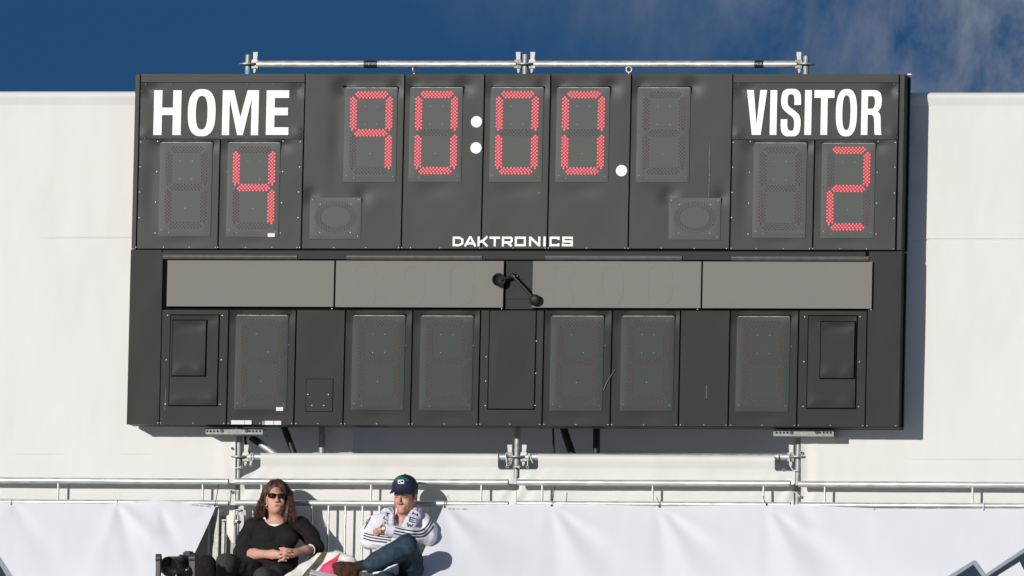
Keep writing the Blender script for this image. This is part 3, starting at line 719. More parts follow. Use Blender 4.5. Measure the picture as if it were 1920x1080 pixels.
for (xa, xb, lg) in ((683, 708, l1), (1415.5, 1432.5, l2)):
    ref = s1[0] if lg == l1 else s2[0]
    za = P(xa, 119.6, YS); zb = P(xb, 119.6, YS); s = MB()
    z = ref.z + (s3[0].z-s1[0].z)*((za.x-s1[0].x)/(s3[0].x-s1[0].x))*(1 if lg == l1 else 0)
    z = s1[0].z+(s2[0].z-s1[0].z)*(za.x-s1[0].x)/(s2[0].x-s1[0].x) if lg == l1 else s2[0].z+(s3[0].z-s2[0].z)*(za.x-s2[0].x)/(s3[0].x-s2[0].x)
    s.tube([(za.x, YS, z), (zb.x, YS, z)], 7.25*U, 16); sl = s.build('marker_sleeve', M['rub'], lg)
    s = MB()
    for k in range(7):
        x0 = za.x+(zb.x-za.x)*(.08+.13*k); s.bb(x0, x0+.006+.004*(k % 3), YS-7.5*U, YS-7.2*U, z-.006+.003*(k % 2), z+.008)
    s.build('marker_print', M['print'], sl)
# bracing seen below the board and faintly through the tarpaulin
def brace(pts, r, m='galvd', name='brace'):
    s = MB(); s.tube(pts, r, 12); return s.build(name, M[m], scaf)
brace([P(452, 806, .07), P(530, 862, .07)], 6.6*U, 'galv')
s = MB(); s.tube([P(471, 819.5, .07), P(488, 831.7, .07)], 6.9*U, 12); s.build('marker_sleeve', M['rub'], scaf)
brace([P(525, 780, .12), P(557, 866, .12)], 6.4*U, 'blackm')
brace([P(604, 770, .21), P(602.6, 1000, .21)], 6.2*U, 'galvd')
brace([P(1049, 780, .30), P(1076, 862, .30)], 7.4*U, 'blackm')
brace([P(1118.6, 780, .22), P(1117.2, 1000, .22)], 6.6*U, 'blackm')
brace([P(-70, 403, .036), P(262, 268, .036)], 6.6*U); brace([P(-90, 175, .09), P(215, 425, .09)], 6.6*U)
brace([P(1660, 222, .036), P(1990, 470, .036)], 6.6*U); brace([P(1600, 351, .034), P(1745, 352, .034)], 5*U)
s = MB(); s.tube([P(1036, 795, .12), P(1037, 830, .12), P(1039, 860, .12)], 1.2*U, 6); s.tube([P(1038, 800, .13), P(1040, 862, .13)], .9*U, 6)
s.build('cable', M['rub'], scaf)
s = MB(); s.tube([P(459, 812, .05), P(460, 826, .05), P(463, 842, .05), P(468, 852, .05), P(474, 862, .05)], 2.2*U, 8); s.build('cable', M['rub'], scaf)

# ------------------------------------------------------------------ tarpaulins
def sheet(name, fpx, fY, nu, nv, m, parent=None, smooth=True):
    pts = np.zeros((nv+1, nu+1, 3))
    for j in range(nv+1):
        for i in range(nu+1):
            x, y = fpx(i/nu, j/nv); p = P(x, y, fY(i/nu, j/nv, x, y)); pts[j, i] = p
    return grid_mesh(name, pts, nu, nv, m, parent, smooth)
hem = lambda dy: float(np.interp(dy, [0, 1.2, 4, 8, 12, 23, 25, 40], [.012, -.006, -.016, -.019, -.0165, -.004, -.002, 0.0]))
def wall_rows(y0, y1, lines):
    ys = list(np.arange(y0, y0+32, 1.6))+list(np.arange(y0+34, y1, 7.0))
    for yc in lines: ys = [y for y in ys if abs(y-yc) > 7]+list(np.arange(yc-6, yc+6.1, .8))
    return sorted(ys)
rowsL = wall_rows(171.5, 1130, (447.5, 853.5)); rowsR = wall_rows(173.6, 1130, (449.5, 863))
def bil(tl, tr, bl, br, top=None):
    def f(u, v):
        v2 = v**1.6   # finer rows near the top
        x = (tl[0]*(1-u)+tr[0]*u)*(1-v2)+(bl[0]*(1-u)+br[0]*u)*v2
        y = (tl[1]*(1-u)+tr[1]*u)*(1-v2)+(bl[1]*(1-u)+br[1]*u)*v2
        return x, y
    return f
def wave(x, y, sd=0):
    a = float(tex_noise(x/260.0, y/330.0, sd))*.0036+float(tex_noise(x/70.0, y/160.0, sd+3))*.0007
    return a+.0009*abs(float(tex_noise(x/48.0+y/190.0, y/120.0-x/300.0, sd+6)))
def crease(y, yc, w, a): return a*math.exp(-((y-yc)/w)**2)
gid = lambda x, a, b, w=40: max(0., min(1., (x-a)/w, (b-x)/w))
def wallL(u, v, x, y):
    yt = 171.5
    s_ = crease(y, 447.5, 1.5, .0065)*gid(x, 70, 400)+crease(y, 853.5, 1.5, .0035)*(gid(x, 15, 130)+gid(x, 225, 290, 20))
    ed = max(0, (x-395)/45)
    s_ += .010*ed*math.sin((x-395)/5.2+math.sin(y/31)*.8)*.35*(1 if y > 800 else .3)+.006*ed*math.sin(y/29)
    return hem(y-yt)+wave(x, y, 1)+s_
tl_ = sheet('tarpaulin', lambda u, v: (lambda y: (-420+(441.5-.0215*(y-800)*.2+420)*u, y))(rowsL[round(v*(len(rowsL)-1))]), wallL, 170, len(rowsL)-1, M['tarp'])
tag(tl_, 'white tarpaulin wall to the left of the scoreboard', 'tarpaulin', 'white tarpaulins tied to the scaffold')
def wallR(u, v, x, y):
    yt = 173.6
    s_ = crease(y, 449.5, 1.5, .0075)*gid(x, 1700, 2300)+crease(y, 863, 1.8, .005)*gid(x, 1690, 2300, 60)
    ed = max(0, (1548-x)/50)
    s_ += ed*(.008*math.sin((x-1500)/6.0+math.sin(y/37)*1.1)*(1 if y > 790 else .3)+.006*math.sin(y/33))
    return hem(y-yt)+wave(x, y, 5)+s_
tr_ = sheet('tarpaulin', lambda u, v: (1501.5+(2320-1501.5)*u, rowsR[round(v*(len(rowsR)-1))]), wallR, 170, len(rowsR)-1, M['tarp'])
tag(tr_, 'white tarpaulin wall to the right of the scoreboard', 'tarpaulin', 'white tarpaulins tied to the scaffold')
def midtarp(xa, xb, xta, xtb, yt0, yt1, seed):
    # top hem wraps the ledger between xta..xtb, the sheet below is wider
    def fpx(u, v):
        x = xa+(xb-xa)*u; yt = yt0+(yt1-yt0)*u
        if v < .3:
            x = xta+(xtb-xta)*u; return x, yt+25*v/.3
        k = min(1, (v-.3)/.08); kk = k*k*(3-2*k)
        return (xta+(xtb-xta)*u)*(1-kk)+x*kk, yt+25+(v-.3)/.7*215
    def fY(u, v, x, y):
        yt = yt0+(yt1-yt0)*u
        e = math.exp(-min(x-xa, xb-x)/30.0) if min(x-xa, xb-x) > 0 else 1
        wr = .007*e*math.sin((x+.5*y)/5.0)*(1 if y > yt+25 else .1)
        wr += .0020*math.sin((x-.6*(y-870))/11.0+math.sin(x/37.0))*math.exp(-((x-(xa+.62*(xb-xa)))/70.0)**2)
        wr += .0012*math.sin((x+.8*y)/19.0+seed)*math.exp(-max(0, y-yt-25)/50.0)
        return hem(y-yt)+wave(x, y, seed)+wr
    return sheet('tarpaulin', fpx, fY, 150, 70, M['tarp'])
t3 = midtarp(450.5, 968.2, 488.5, 933.5, 849.2, 850.6, 8); tag(t3, 'white tarpaulin panel behind the two seated people', 'tarpaulin', 'white tarpaulins tied to the scaffold')
t4 = midtarp(969.0, 1488, 1009, 1452.5, 851.2, 854.2, 11); tag(t4, 'white tarpaulin panel right of the middle scaffold post, under the scoreboard', 'tarpaulin', 'white tarpaulins tied to the scaffold')
def back(xa, xb, Y, label, sd):
    o = sheet('back_sheet', lambda u, v: (xa+(xb-xa)*u, 640+330*v), lambda u, v, x, y: Y+4*wave(x, y, sd), 30, 14, M['tarp2'])
    return tag(o, label, 'sheet')
back(380, 661, .30, 'light grey sheet in shade behind the left scaffold post', 2)
back(640, 1560, .62, 'dark blue grey sheet in shade under the scoreboard', 3)
# grommets and white ties
def ring_at(x, y, Y, parent, r=2.4*U):
    p = P(x, y, Y); s = MB(); s.tube([p+Vector((r*math.cos(2*math.pi*i/10), 0, r*math.sin(2*math.pi*i/10))) for i in range(11)], .9*U, 6, caps=False)
    s.disc(p+Vector((0, .001, 0)), (0, 1, 0), r*.9, .001, 10, 1)
    s.build('grommet', [M['galvd'], M['gap']], parent)
for (x, y, o) in ((435.5, 841, tl_), (434, 922, tl_), (452.5, 876, t3), (469.8, 872, t3), (951, 875, t3), (965, 875.5, t3), (989, 875.5, t4), (973, 875.4, t4), (1470, 881.5, t4), (1502.5, 849, tr_), (1500.4, 931, tr_)):
    ring_at(x, y, -.012, o)
M['cord'] = mat('white_cord', (0.75, 0.76, 0.74), 0.6, var=.05, vscale=50)
def tie(pts, parent, m='cord', r=.95*U, name='tie'):
    s = MB(); s.tube([P(*p) for p in pts], r, 6); s.build(name, M[m], parent)
tie([(470, 872, -.014), (469, 864, -.006), (470, 852, -.004), (472, 849, .01)], t3); tie([(470, 871, -.014), (474.5, 860, -.006), (474, 850, .0)], t3)
tie([(951, 874, -.014), (949.6, 865, -.008), (948, 852, -.004), (950, 849, .012)], t3)
tie([(989, 874, -.014), (990, 860, -.008), (992, 850, .0)], t4); tie([(993, 852, -.008), (996, 862, -.004), (999, 868, .0)], t4)
tie([(1494, 883, -.012), (1486, 881, -.014), (1481, 872, -.012), (1479, 856, -.004), (1482, 850, .01)], t4); tie([(1460.6, 854, -.002), (1460.6, 868, -.002)], t4, 'rub')
tie([(441, 878, -.01), (447, 876.6, -.012), (452, 875.4, -.012)], t3); tie([(1489, 922, -.012), (1495, 926, -.01), (1500, 931, -.012)], tr_)
tie([(964, 875.4, -.014), (974, 875.6, -.014)], t4)

# ------------------------------------------------------------------ steel crowd barriers
YR = -0.092
def barrier(label, xa, xb, ra, rb, la, lb, stubs, bars, end_post=(), close=(False, False)):
    o = empty('crowd_barrier', P((xa+xb)/2, 1090, YR), label, 'barrier', 'steel barrier rails in front of the tarpaulins')
    A, B = P(xa, ra, YR), P(xb, rb, YR); C_, D_ = P(xa, la, YR), P(xb, lb, YR)
    def rail(a, b, r, name):
        s = MB(); n = 18; a, b = Vector(a), Vector(b); d = (b-a).normalized()
        s.tube([a, a+d*.01]+[a+(b-a)*k/n for k in range(1, n)]+[b-d*.01, b], r, 18, caps=False)
        for p, q in ((a, d), (b, -d)):   # open tube ends: an inner wall and a dark plug set back
            s.tube([p, p+q*.03], r*.86, 18, 1, caps=False); s.disc(p+q*.03, d, r*.9, .002, 18, 1)
            k0 = len(s.v); m = 18
            up = Vector((0, 1, 0)); sd = d.cross(up).normalized()
            s.add([p+(up*math.cos(2*math.pi*j/m)+sd*math.sin(2*math.pi*j/m))*rr for rr in (r, r*.86) for j in range(m)], [(j, (j+1) % m, m+(j+1) % m, m+j) for j in range(m)])
        return s.build(name, [M['rail'], M['gap']], o)
    rail(A, B, 5.9*U, 'top_rail'); rail(C_, D_, 5.4*U, 'lower_rail')
    zt = lambda X: A.z+(B.z-A.z)*(X-A.x)/(B.x-A.x); zl = lambda X: C_.z+(D_.z-C_.z)*(X-C_.x)/(D_.x-C_.x)
    for x in stubs:
        X = P(x, 925, YR).x; s = MB(); s.tube([(X, YR, zl(X)+.017), (X, YR, zt(X)-.018)], 2.1*U, 10); s.build('stub', M['rail'], o)
    for x in bars:
        X = P(x, 985, YR).x; s = MB(); s.tube([(X, YR, zl(X)-.016), (X, YR, zl(X)-.62)], 2.2*U, 10); s.build('baluster', M['rail'], o)
    s = MB(); s.tube([(A.x, YR, zl(A.x)-.63), (B.x, YR, zl(B.x)-.63)], 5*U, 12); s.build('bottom_rail', M['rail'], o)
    return o
b1 = barrier('galvanised barrier left of the seated woman, its two rail ends open', -420, 428.5, 897.6, 903.2, 939.4, 943.2, (-162, 109, 380), (-60, -25, 10, 45, 80, 115, 150, 185, 220, 255, 290, 325, 360, 392))
b2 = barrier('galvanised barrier with upright bars directly behind the woman and the man', 441.5, 953, 902.6, 904.4, 942.8, 944.9, (490, 695.6, 902.4), (488, 520, 552, 584, 615.5, 647.2, 679.2, 711, 743, 774.5, 806, 838, 870, 902, 934))
b3 = barrier('galvanised barrier to the right of the middle scaffold post', 970.5, 1482, 904.6, 906.6, 944.2, 946.6, (1016.6, 1223.6, 1431.5), (1000, 1040, 1080, 1120, 1160, 1200, 1240, 1280, 1320, 1360, 1400, 1440))
b4 = barrier('galvanised barrier at the far right, running out of the picture', 1497.5, 2340, 907.6, 911.4, 947, 950.6, (1546.4, 1823.6, 2100), (1520, 1560, 1600, 1640, 1680, 1720, 1760, 1800, 1840, 1880, 1920, 1960, 2000))
# uprights at the open joint beside the woman
def post(pts, w, dpt, m, parent, name):
    a, b = P(*pts[0], YR+.02), P(*pts[1], YR+.02); s = MB(); s.bb(a.x-w*U/2, a.x+w*U/2, YR+.02-dpt/2, YR+.02+dpt/2, b.z, a.z); s.build(name, M[m], parent)
post(((408, 948), (408, 1080)), 8.5, .04, 'galvd', b1, 'end_post'); post(((419.4, 974), (419.4, 1080)), 5.5, .02, 'galvd', b1, 'end_plate'); post(((401.6, 1000), (401.6, 1080)), 3, .02, 'galvd', b1, 'end_plate')
post(((452.6, 950), (452.6, 1080)), 10.5, .008, 'galvd', b2, 'end_plate'); post(((445.4, 966), (445.4, 1080)), 5, .03, 'galvd', b2, 'end_post')
s = MB(); s.tube([P(416, 975.4, -.10), P(425, 975.4, -.10)], 2.1*U, 10); s.build('hinge_pin', M['galv'], b1)
s = MB(); s.tube([P(438.6, 975.8, -.10), P(447, 975.8, -.10)], 2.1*U, 10); s.disc(P(443.4, 978, -.10), (0, 0, 1), 2.6*U, .012, 10); s.build('hinge_pin', M['galv'], b2)
tie([(437, 957.4, -.105), (444, 956, -.105), (449, 955.4, -.10)], b2); s = MB(); s.disc(P(449.4, 955.4, -.097), (0, 1, 0), 2*U, .008, 8); s.build('bolt', M['galvd'], b2)
for x in (584.5, 643):
    s = MB(); p = P(x, 903.5, YR); s.tube([p+Vector((.002*math.sin(i), 6.1*U*math.cos(2*math.pi*i/14), 6.1*U*math.sin(2*math.pi*i/14))) for i in range(15)], .5*U, 6); s.build('wire_tie', M['cord'], b2)
# torn corner of the tarpaulin hanging in the joint
fl = sheet('tarpaulin_flap', lambda u, v: ((425.2+(0 if v < .72 else (v-.72)/.28*9.5)+(4.6 if v < .16 else 0))*(1-u)+(438.4-.6*v)*u, 957+61*v), lambda u, v, x, y: -.108-.014*u+.003*math.sin(v*7), 6, 30, M['tarp'], tl_)
grey = sheet('shade_sheet', lambda u, v: (368+u*80, 968+120*v), lambda u, v, x, y: -.02+2*wave(x, y, 9), 10, 12, mat('shade_grey', (0.36, 0.355, 0.33), .7, var=.06), None)  # stands for tarpaulin in shade; the shade is put into its grey
tag(grey, 'short sheet painted shade grey in the gap between the left banner and the woman', 'sheet')

# ------------------------------------------------------------------ banners hung on the lower rails
def fold(x, y, px, py, ang, w, a, L):
    """a fold that runs from a tie at px, py down along ang (degrees from straight down, positive to the right)"""
    dx, dy = x-px, y-py; s_, c_ = math.sin(R(ang)), math.cos(R(ang))
    t = dx*s_+dy*c_; n_ = dx*c_-dy*s_; a *= .62
    if t < -6: return 0
    ww = w*(.35+.9*max(0, t)/100)
    return a*math.exp(-(n_/ww)**2)*min(1, max(0, t+6)/30)*math.exp(-max(0, t-L)/60)
def bY0(y, yt, k=.0016): return -.118-max(0, y-yt)*k
def bannerL(u, v, x, y):
    yt = 944
    Y = bY0(y, yt, .0012)
    Y += fold(x, y, 218, 940, -18, 16, -.016, 120)+fold(x, y, 222, 940, 14, 13, .013, 100)+fold(x, y, 216, 940, 48, 14, -.016, 90)
    Y += fold(x, y, 404, 950, -58, 16, .014, 150)+fold(x, y, 300, 955, 22, 17, .017, 40)+fold(x, y, 20, 940, 35, 18, .010, 120)+fold(x, y, 20, 940, -30, 18, -.010, 120)
    Y += -.012*math.exp(-((x-300)/45)**2)*math.exp(-max(0, y-940)/22.)
    return Y+1.6*wave(x, y, 21)
def bl_px(u, v):
    y_ = v*175
    xr = 404.5-(38*((v*175)/90)**1.08 if v*175 < 300 else 0); x = -420+(xr+420)*u
    yt = float(np.interp(x, [-420, 0, 200, 230, 290, 345, 405], [941, 943, 944.4, 943, 937, 941.5, 948.6]))
    return x, yt+y_
bl_ = sheet('banner', bl_px, bannerL, 170, 60, M['banner'])
tag(bl_, 'white vinyl banner hung on the barrier left of the woman', 'banner', 'white banners tied to the barriers')
def bannerR(u, v, x, y):
    yt = 948
    k = float(np.interp(x, [780, 980, 1150], [.0020, .0014, .0011]))
    Y = bY0(y, yt, k)
    Y += fold(x, y, 833, 949, 38, 15, -.016, 80)+fold(x, y, 833, 949, 62, 14, .012, 120)+fold(x, y, 836, 949, 8, 14, .010, 90)
    for (px, py) in ((1034, 946), (1236, 949), (1437, 947)):
        Y += fold(x, y, px, py, 4, 14, .011, 130)+fold(x, y, px, py, 28, 14, -.013, 120)+fold(x, y, px, py, 46, 14, .011, 110)+fold(x, y, px, py, 62, 13, -.008, 100)
    Y += fold(x, y, 1500, 946, 25, 24, .014, 150)+fold(x, y, 1640, 953, 10, 30, -.005, 150)
    return Y+1.6*wave(x, y, 27)
def br_px(u, v):
    xl = 832-57*v*175/130*(1 if v*175 < 400 else 1); x = xl+(2340-xl)*(u**1.15)
    yt = float(np.interp(x, [780, 833, 900, 1034, 1130, 1236, 1340, 1437, 1500, 1570, 1640, 1740, 1843, 1920, 2340], [947, 947.6, 946.6, 945.6, 946.4, 949, 947.6, 947, 945.6, 950, 953, 953.6, 953.2, 953.4, 956]))
    return x, yt+v*175
br_ = sheet('banner', br_px, bannerR, 210, 60, M['banner'])
tag(br_, 'long white vinyl banner with a dark zigzag logo, hung right of the man', 'banner', 'white banners tied to the barriers')

# ------------------------------------------------------------------ surface drawing by ray casting (prints, stripes, badges)
def bvh_of(*objs):
    V = []; F = []
    for o in objs:
        b = len(V); mwo = Matrix.Identity(4)
        V += [v.co.copy() for v in o.data.vertices]; F += [tuple(i+b for i in p.vertices) for p in o.data.polygons]
    return BVHTree.FromPolygons(V, F)
def hit(bv, x, y):
    v = Vector(ray(x, y)).normalized(); h = bv.ray_cast(Vector(CAM), v)
    return h if h[0] is not None else None
def decal(name, polys, bv, m, parent, step=.7, off=.0015, maxd=.25):
    """flat print: polygons in pixels laid on the surface"""
    xs = [p[0] for q in polys for p in q]; ys = [p[1] for q in polys for p in q]
    x0, x1, y0, y1 = min(xs), max(xs), min(ys), max(ys)
    nx, ny = int((x1-x0)/step)+2, int((y1-y0)/step)+2
    def inside(x, y):
        for q in polys:
            c_ = False; n = len(q)
            for i in range(n):
                (xa, ya), (xb, yb) = q[i], q[(i+1) % n]
                if (ya > y) != (yb > y) and x < (xb-xa)*(y-ya)/(yb-ya)+xa: c_ = not c_
            if c_: return True
        return False
    cache = {}; vs_ = []; fs = []
    def vert(i, j):
        if (i, j) in cache: return cache[(i, j)]
        h = hit(bv, x0+i*step, y0+j*step); r = None
        if h: vs_.append(h[0]+(h[1] if h[1].dot(Vector(ray(x0, y0))) < 0 else -h[1])*off); r = len(vs_)-1
        cache[(i, j)] = r; return r
    for j in range(ny):
        for i in range(nx):
            if inside(x0+(i+.5)*step, y0+(j+.5)*step):
                q = [vert(i, j), vert(i, j+1), vert(i+1, j+1), vert(i+1, j)]
                if None not in q:
                    pts = [vs_[k] for k in q]
                    if max((pts[0]-p).length for p in pts) < .05: fs.append(tuple(q))
    me = bpy.data.meshes.new(name); me.from_pydata([tuple(v) for v in vs_], [], fs)
    me.polygons.foreach_set('use_smooth', [True]*len(fs)); me.update()
    return link(name, me, parent, [m])
def ribbon(name, paths, w, bv, m, parent, off=.002, step=1.5, split=False):
    """stripes of width w pixels along pixel polylines laid on the surface"""
    mb = MB()
    last = None
    for path in paths:
        if split: mb = MB()
        pts = spline([tuple(p) for p in path], 10); dense = []
        for a, b in zip(pts[:-1], pts[1:]):
            n = max(1, int(math.dist(a, b)/step)); dense += [(a[0]+(b[0]-a[0])*k/n, a[1]+(b[1]-a[1])*k/n) for k in range(n)]
        dense.append(pts[-1]); H = []
        for p in dense:
            h = hit(bv, *p)
            if h: H.append((h[0], h[1] if h[1].dot(Vector(ray(*p))) < 0 else -h[1]))
        prev = None
        for i, (p, n_) in enumerate(H):
            t = (H[min(i+1, len(H)-1)][0]-H[max(i-1, 0)][0])
            if t.length < 1e-6: continue
            sdv = n_.cross(t).normalized()*w*U/2; q = p+n_*off
            if prev and (prev[2]-q).length < .05:
                mb.add([prev[0], prev[1], q+sdv, q-sdv], [(0, 1, 2, 3)], 0, True)
            prev = (q-sdv, q+sdv, q)
        if split and mb.v: last = mb.build(name, m, parent)
    return last if split else mb.build(name, m, parent)
bvR, bvL = bvh_of(br_), bvh_of(bl_)
decal('logo_print', [[(1752, 1104), (1826, 1054), (1842, 1080), (1852, 1092), (1846, 1104)], [(1840, 1088), (1848, 1082), (1925, 1029), (1960, 1004), (1960, 1022), (1930, 1042), (1936, 1052), (1960, 1084), (1960, 1110), (1940, 1110), (1912, 1053), (1872, 1078), (1840, 1104), (1820, 1104)]], bvR, M['navylogo'], br_, step=.9, off=.004)
decal('logo_edge_print', [[(1746, 1100), (1826, 1051), (1829.5, 1051.5), (1848, 1077), (1925, 1025), (1960, 1000), (1960, 1010), (1926, 1033), (1848, 1084), (1842, 1082), (1825.5, 1059), (1762, 1100)]], bvR, M['slatelogo'], br_, step=.9, off=.006)
decal('logo_print', [[(-30, 1030), (0, 1050), (18, 1080), (40, 1120), (-30, 1120)]], bvL, M['navylogo'], bl_, step=.9, off=.004)
decal('logo_edge_print', [[(-6, 1034), (0, 1045.6), (22.5, 1080), (44, 1120), (34, 1120), (13, 1082), (0, 1060), (-10, 1046)]], bvL, M['slatelogo'], bl_, step=.9, off=.006)
# small print along the top corners
SEG = {'S': [(1, 1, 0, 1), (0, 1, 0, .5), (0, .5, 1, .5), (1, .5, 1, 0), (1, 0, 0, 0)], 'E': [(0, 0, 0, 1), (0, 1, 1, 1), (0, .5, .8, .5), (0, 0, 1, 0)], 'C': [(1, 1, 0, 1), (0, 1, 0, 0), (0, 0, 1, 0)], 'T': [(0, 1, 1, 1), (.5, 1, .5, 0)], 'I': [(.5, 0, .5, 1)],
       'O': [(0, 0, 0, 1), (0, 1, 1, 1), (1, 1, 1, 0), (1, 0, 0, 0)], 'N': [(0, 0, 0, 1), (0, 1, 1, 0), (1, 0, 1, 1)], '1': [(.5, 0, .5, 1)], '0': [(0, 0, 0, 1), (0, 1, 1, 1), (1, 1, 1, 0), (1, 0, 0, 0)], '2': [(0, 1, 1, 1), (1, 1, 1, .5), (1, .5, 0, .5), (0, .5, 0, 0), (0, 0, 1, 0)], '3': [(0, 1, 1, 1), (1, 1, 1, 0), (0, .5, 1, .5), (0, 0, 1, 0)],
       'D': [(0, 0, 0, 1), (0, 1, .8, 1), (.8, 1, 1, .5), (1, .5, .8, 0), (.8, 0, 0, 0)], 'R': [(0, 0, 0, 1), (0, 1, 1, 1), (1, 1, 1, .5), (1, .5, 0, .5), (.4, .5, 1, 0)], 'H': [(0, 0, 0, 1), (1, 0, 1, 1), (0, .5, 1, .5)], 'A': [(0, 0, .5, 1), (.5, 1, 1, 0), (.2, .4, .8, .4)], 'V': [(0, 1, .5, 0), (.5, 0, 1, 1)], 'U': [(0, 1, 0, 0), (0, 0, 1, 0), (1, 0, 1, 1)], ' ': [],
       'W': [(0, 1, .25, 0), (.25, 0, .5, .7), (.5, .7, .75, 0), (.75, 0, 1, 1)], 'L': [(0, 1, 0, 0), (0, 0, 1, 0)], 'B': [(0, 0, 0, 1), (0, 1, .9, 1), (.9, 1, .9, .5), (0, .5, 1, .5), (1, .5, 1, 0), (1, 0, 0, 0)]}
def small_text(txt, x0, y0, x1, y1, h, bv, m, parent, lw=.5):
    n = len(txt); ang = math.atan2(y1-y0, x1-x0); L = math.dist((x0, y0), (x1, y1))/n; pth = []
    for k, ch in enumerate(txt):
        for (a, b, c_, d_) in SEG[ch]:
            def f(u, v):
                lx = (k+.12+u*.7)*L; ly = v*h
                return (x0+lx*math.cos(ang)+ly*math.sin(ang), y0+lx*math.sin(ang)-ly*math.cos(ang))
            pth.append([f(a, b), f(c_, d_)])
    return ribbon('small_print', pth, lw, bv, m, parent, off=.0015, step=.8)
small_text('SECTION 102D 1 NORTH', 359.5, 947.6, 396, 951.6, 2.6, bvL, M['print'], bl_, .55)
small_text('SECTION 103 A NORTH', 840, 955.4, 877, 956, 2.4, bvR, M['print'], br_, .45)
small_text('A2', 783.5, 1067.8, 789, 1067.8, 2.2, bvR, M['print'], br_, .6)
def cable_tie(pts, parent, m='rub', r=.75*U):
    s = MB(); s.tube([P(*p) for p in pts], r, 6); q = P(*pts[0]); s.ball(q, 1.7*U, 8); s.build('cable_tie', M[m], parent)
for pts in ([(402.5, 948.6, -.128), (404.6, 940, -.125), (407, 927, -.125), (410, 908, -.12)], ):
    cable_tie(pts, bl_)
for (x, y) in ((19, 944.5), (218, 945)): cable_tie([(x, y, -.127), (x, y-6, -.125), (x+.8, y-11, -.10)], bl_, 'cord')
cable_tie([(833.4, 951, -.128), (834, 941, -.125), (836, 935, -.12)], br_); tie([(836, 937, -.12), (840, 928, -.12), (843, 937, -.12)], br_, 'rub', .5*U)
cable_tie([(1034, 948, -.128), (1037, 936, -.125), (1040, 912, -.12)], br_)
cable_tie([(1236, 950, -.128), (1236, 944, -.125), (1231, 932, -.12)], br_); cable_tie([(1437, 946, -.128), (1432.6, 938, -.125), (1431, 930, -.12)], br_)
for (x, y) in ((1640, 956), (1843.4, 955.6)): cable_tie([(x, y, -.128), (x, y-5, -.125)] if x < 1700 else [(x, y, -.128), (x+.4, y-8, -.125), (x+2, y-16, -.11)], br_, 'rub' if x < 1700 else 'cord', .7*U)

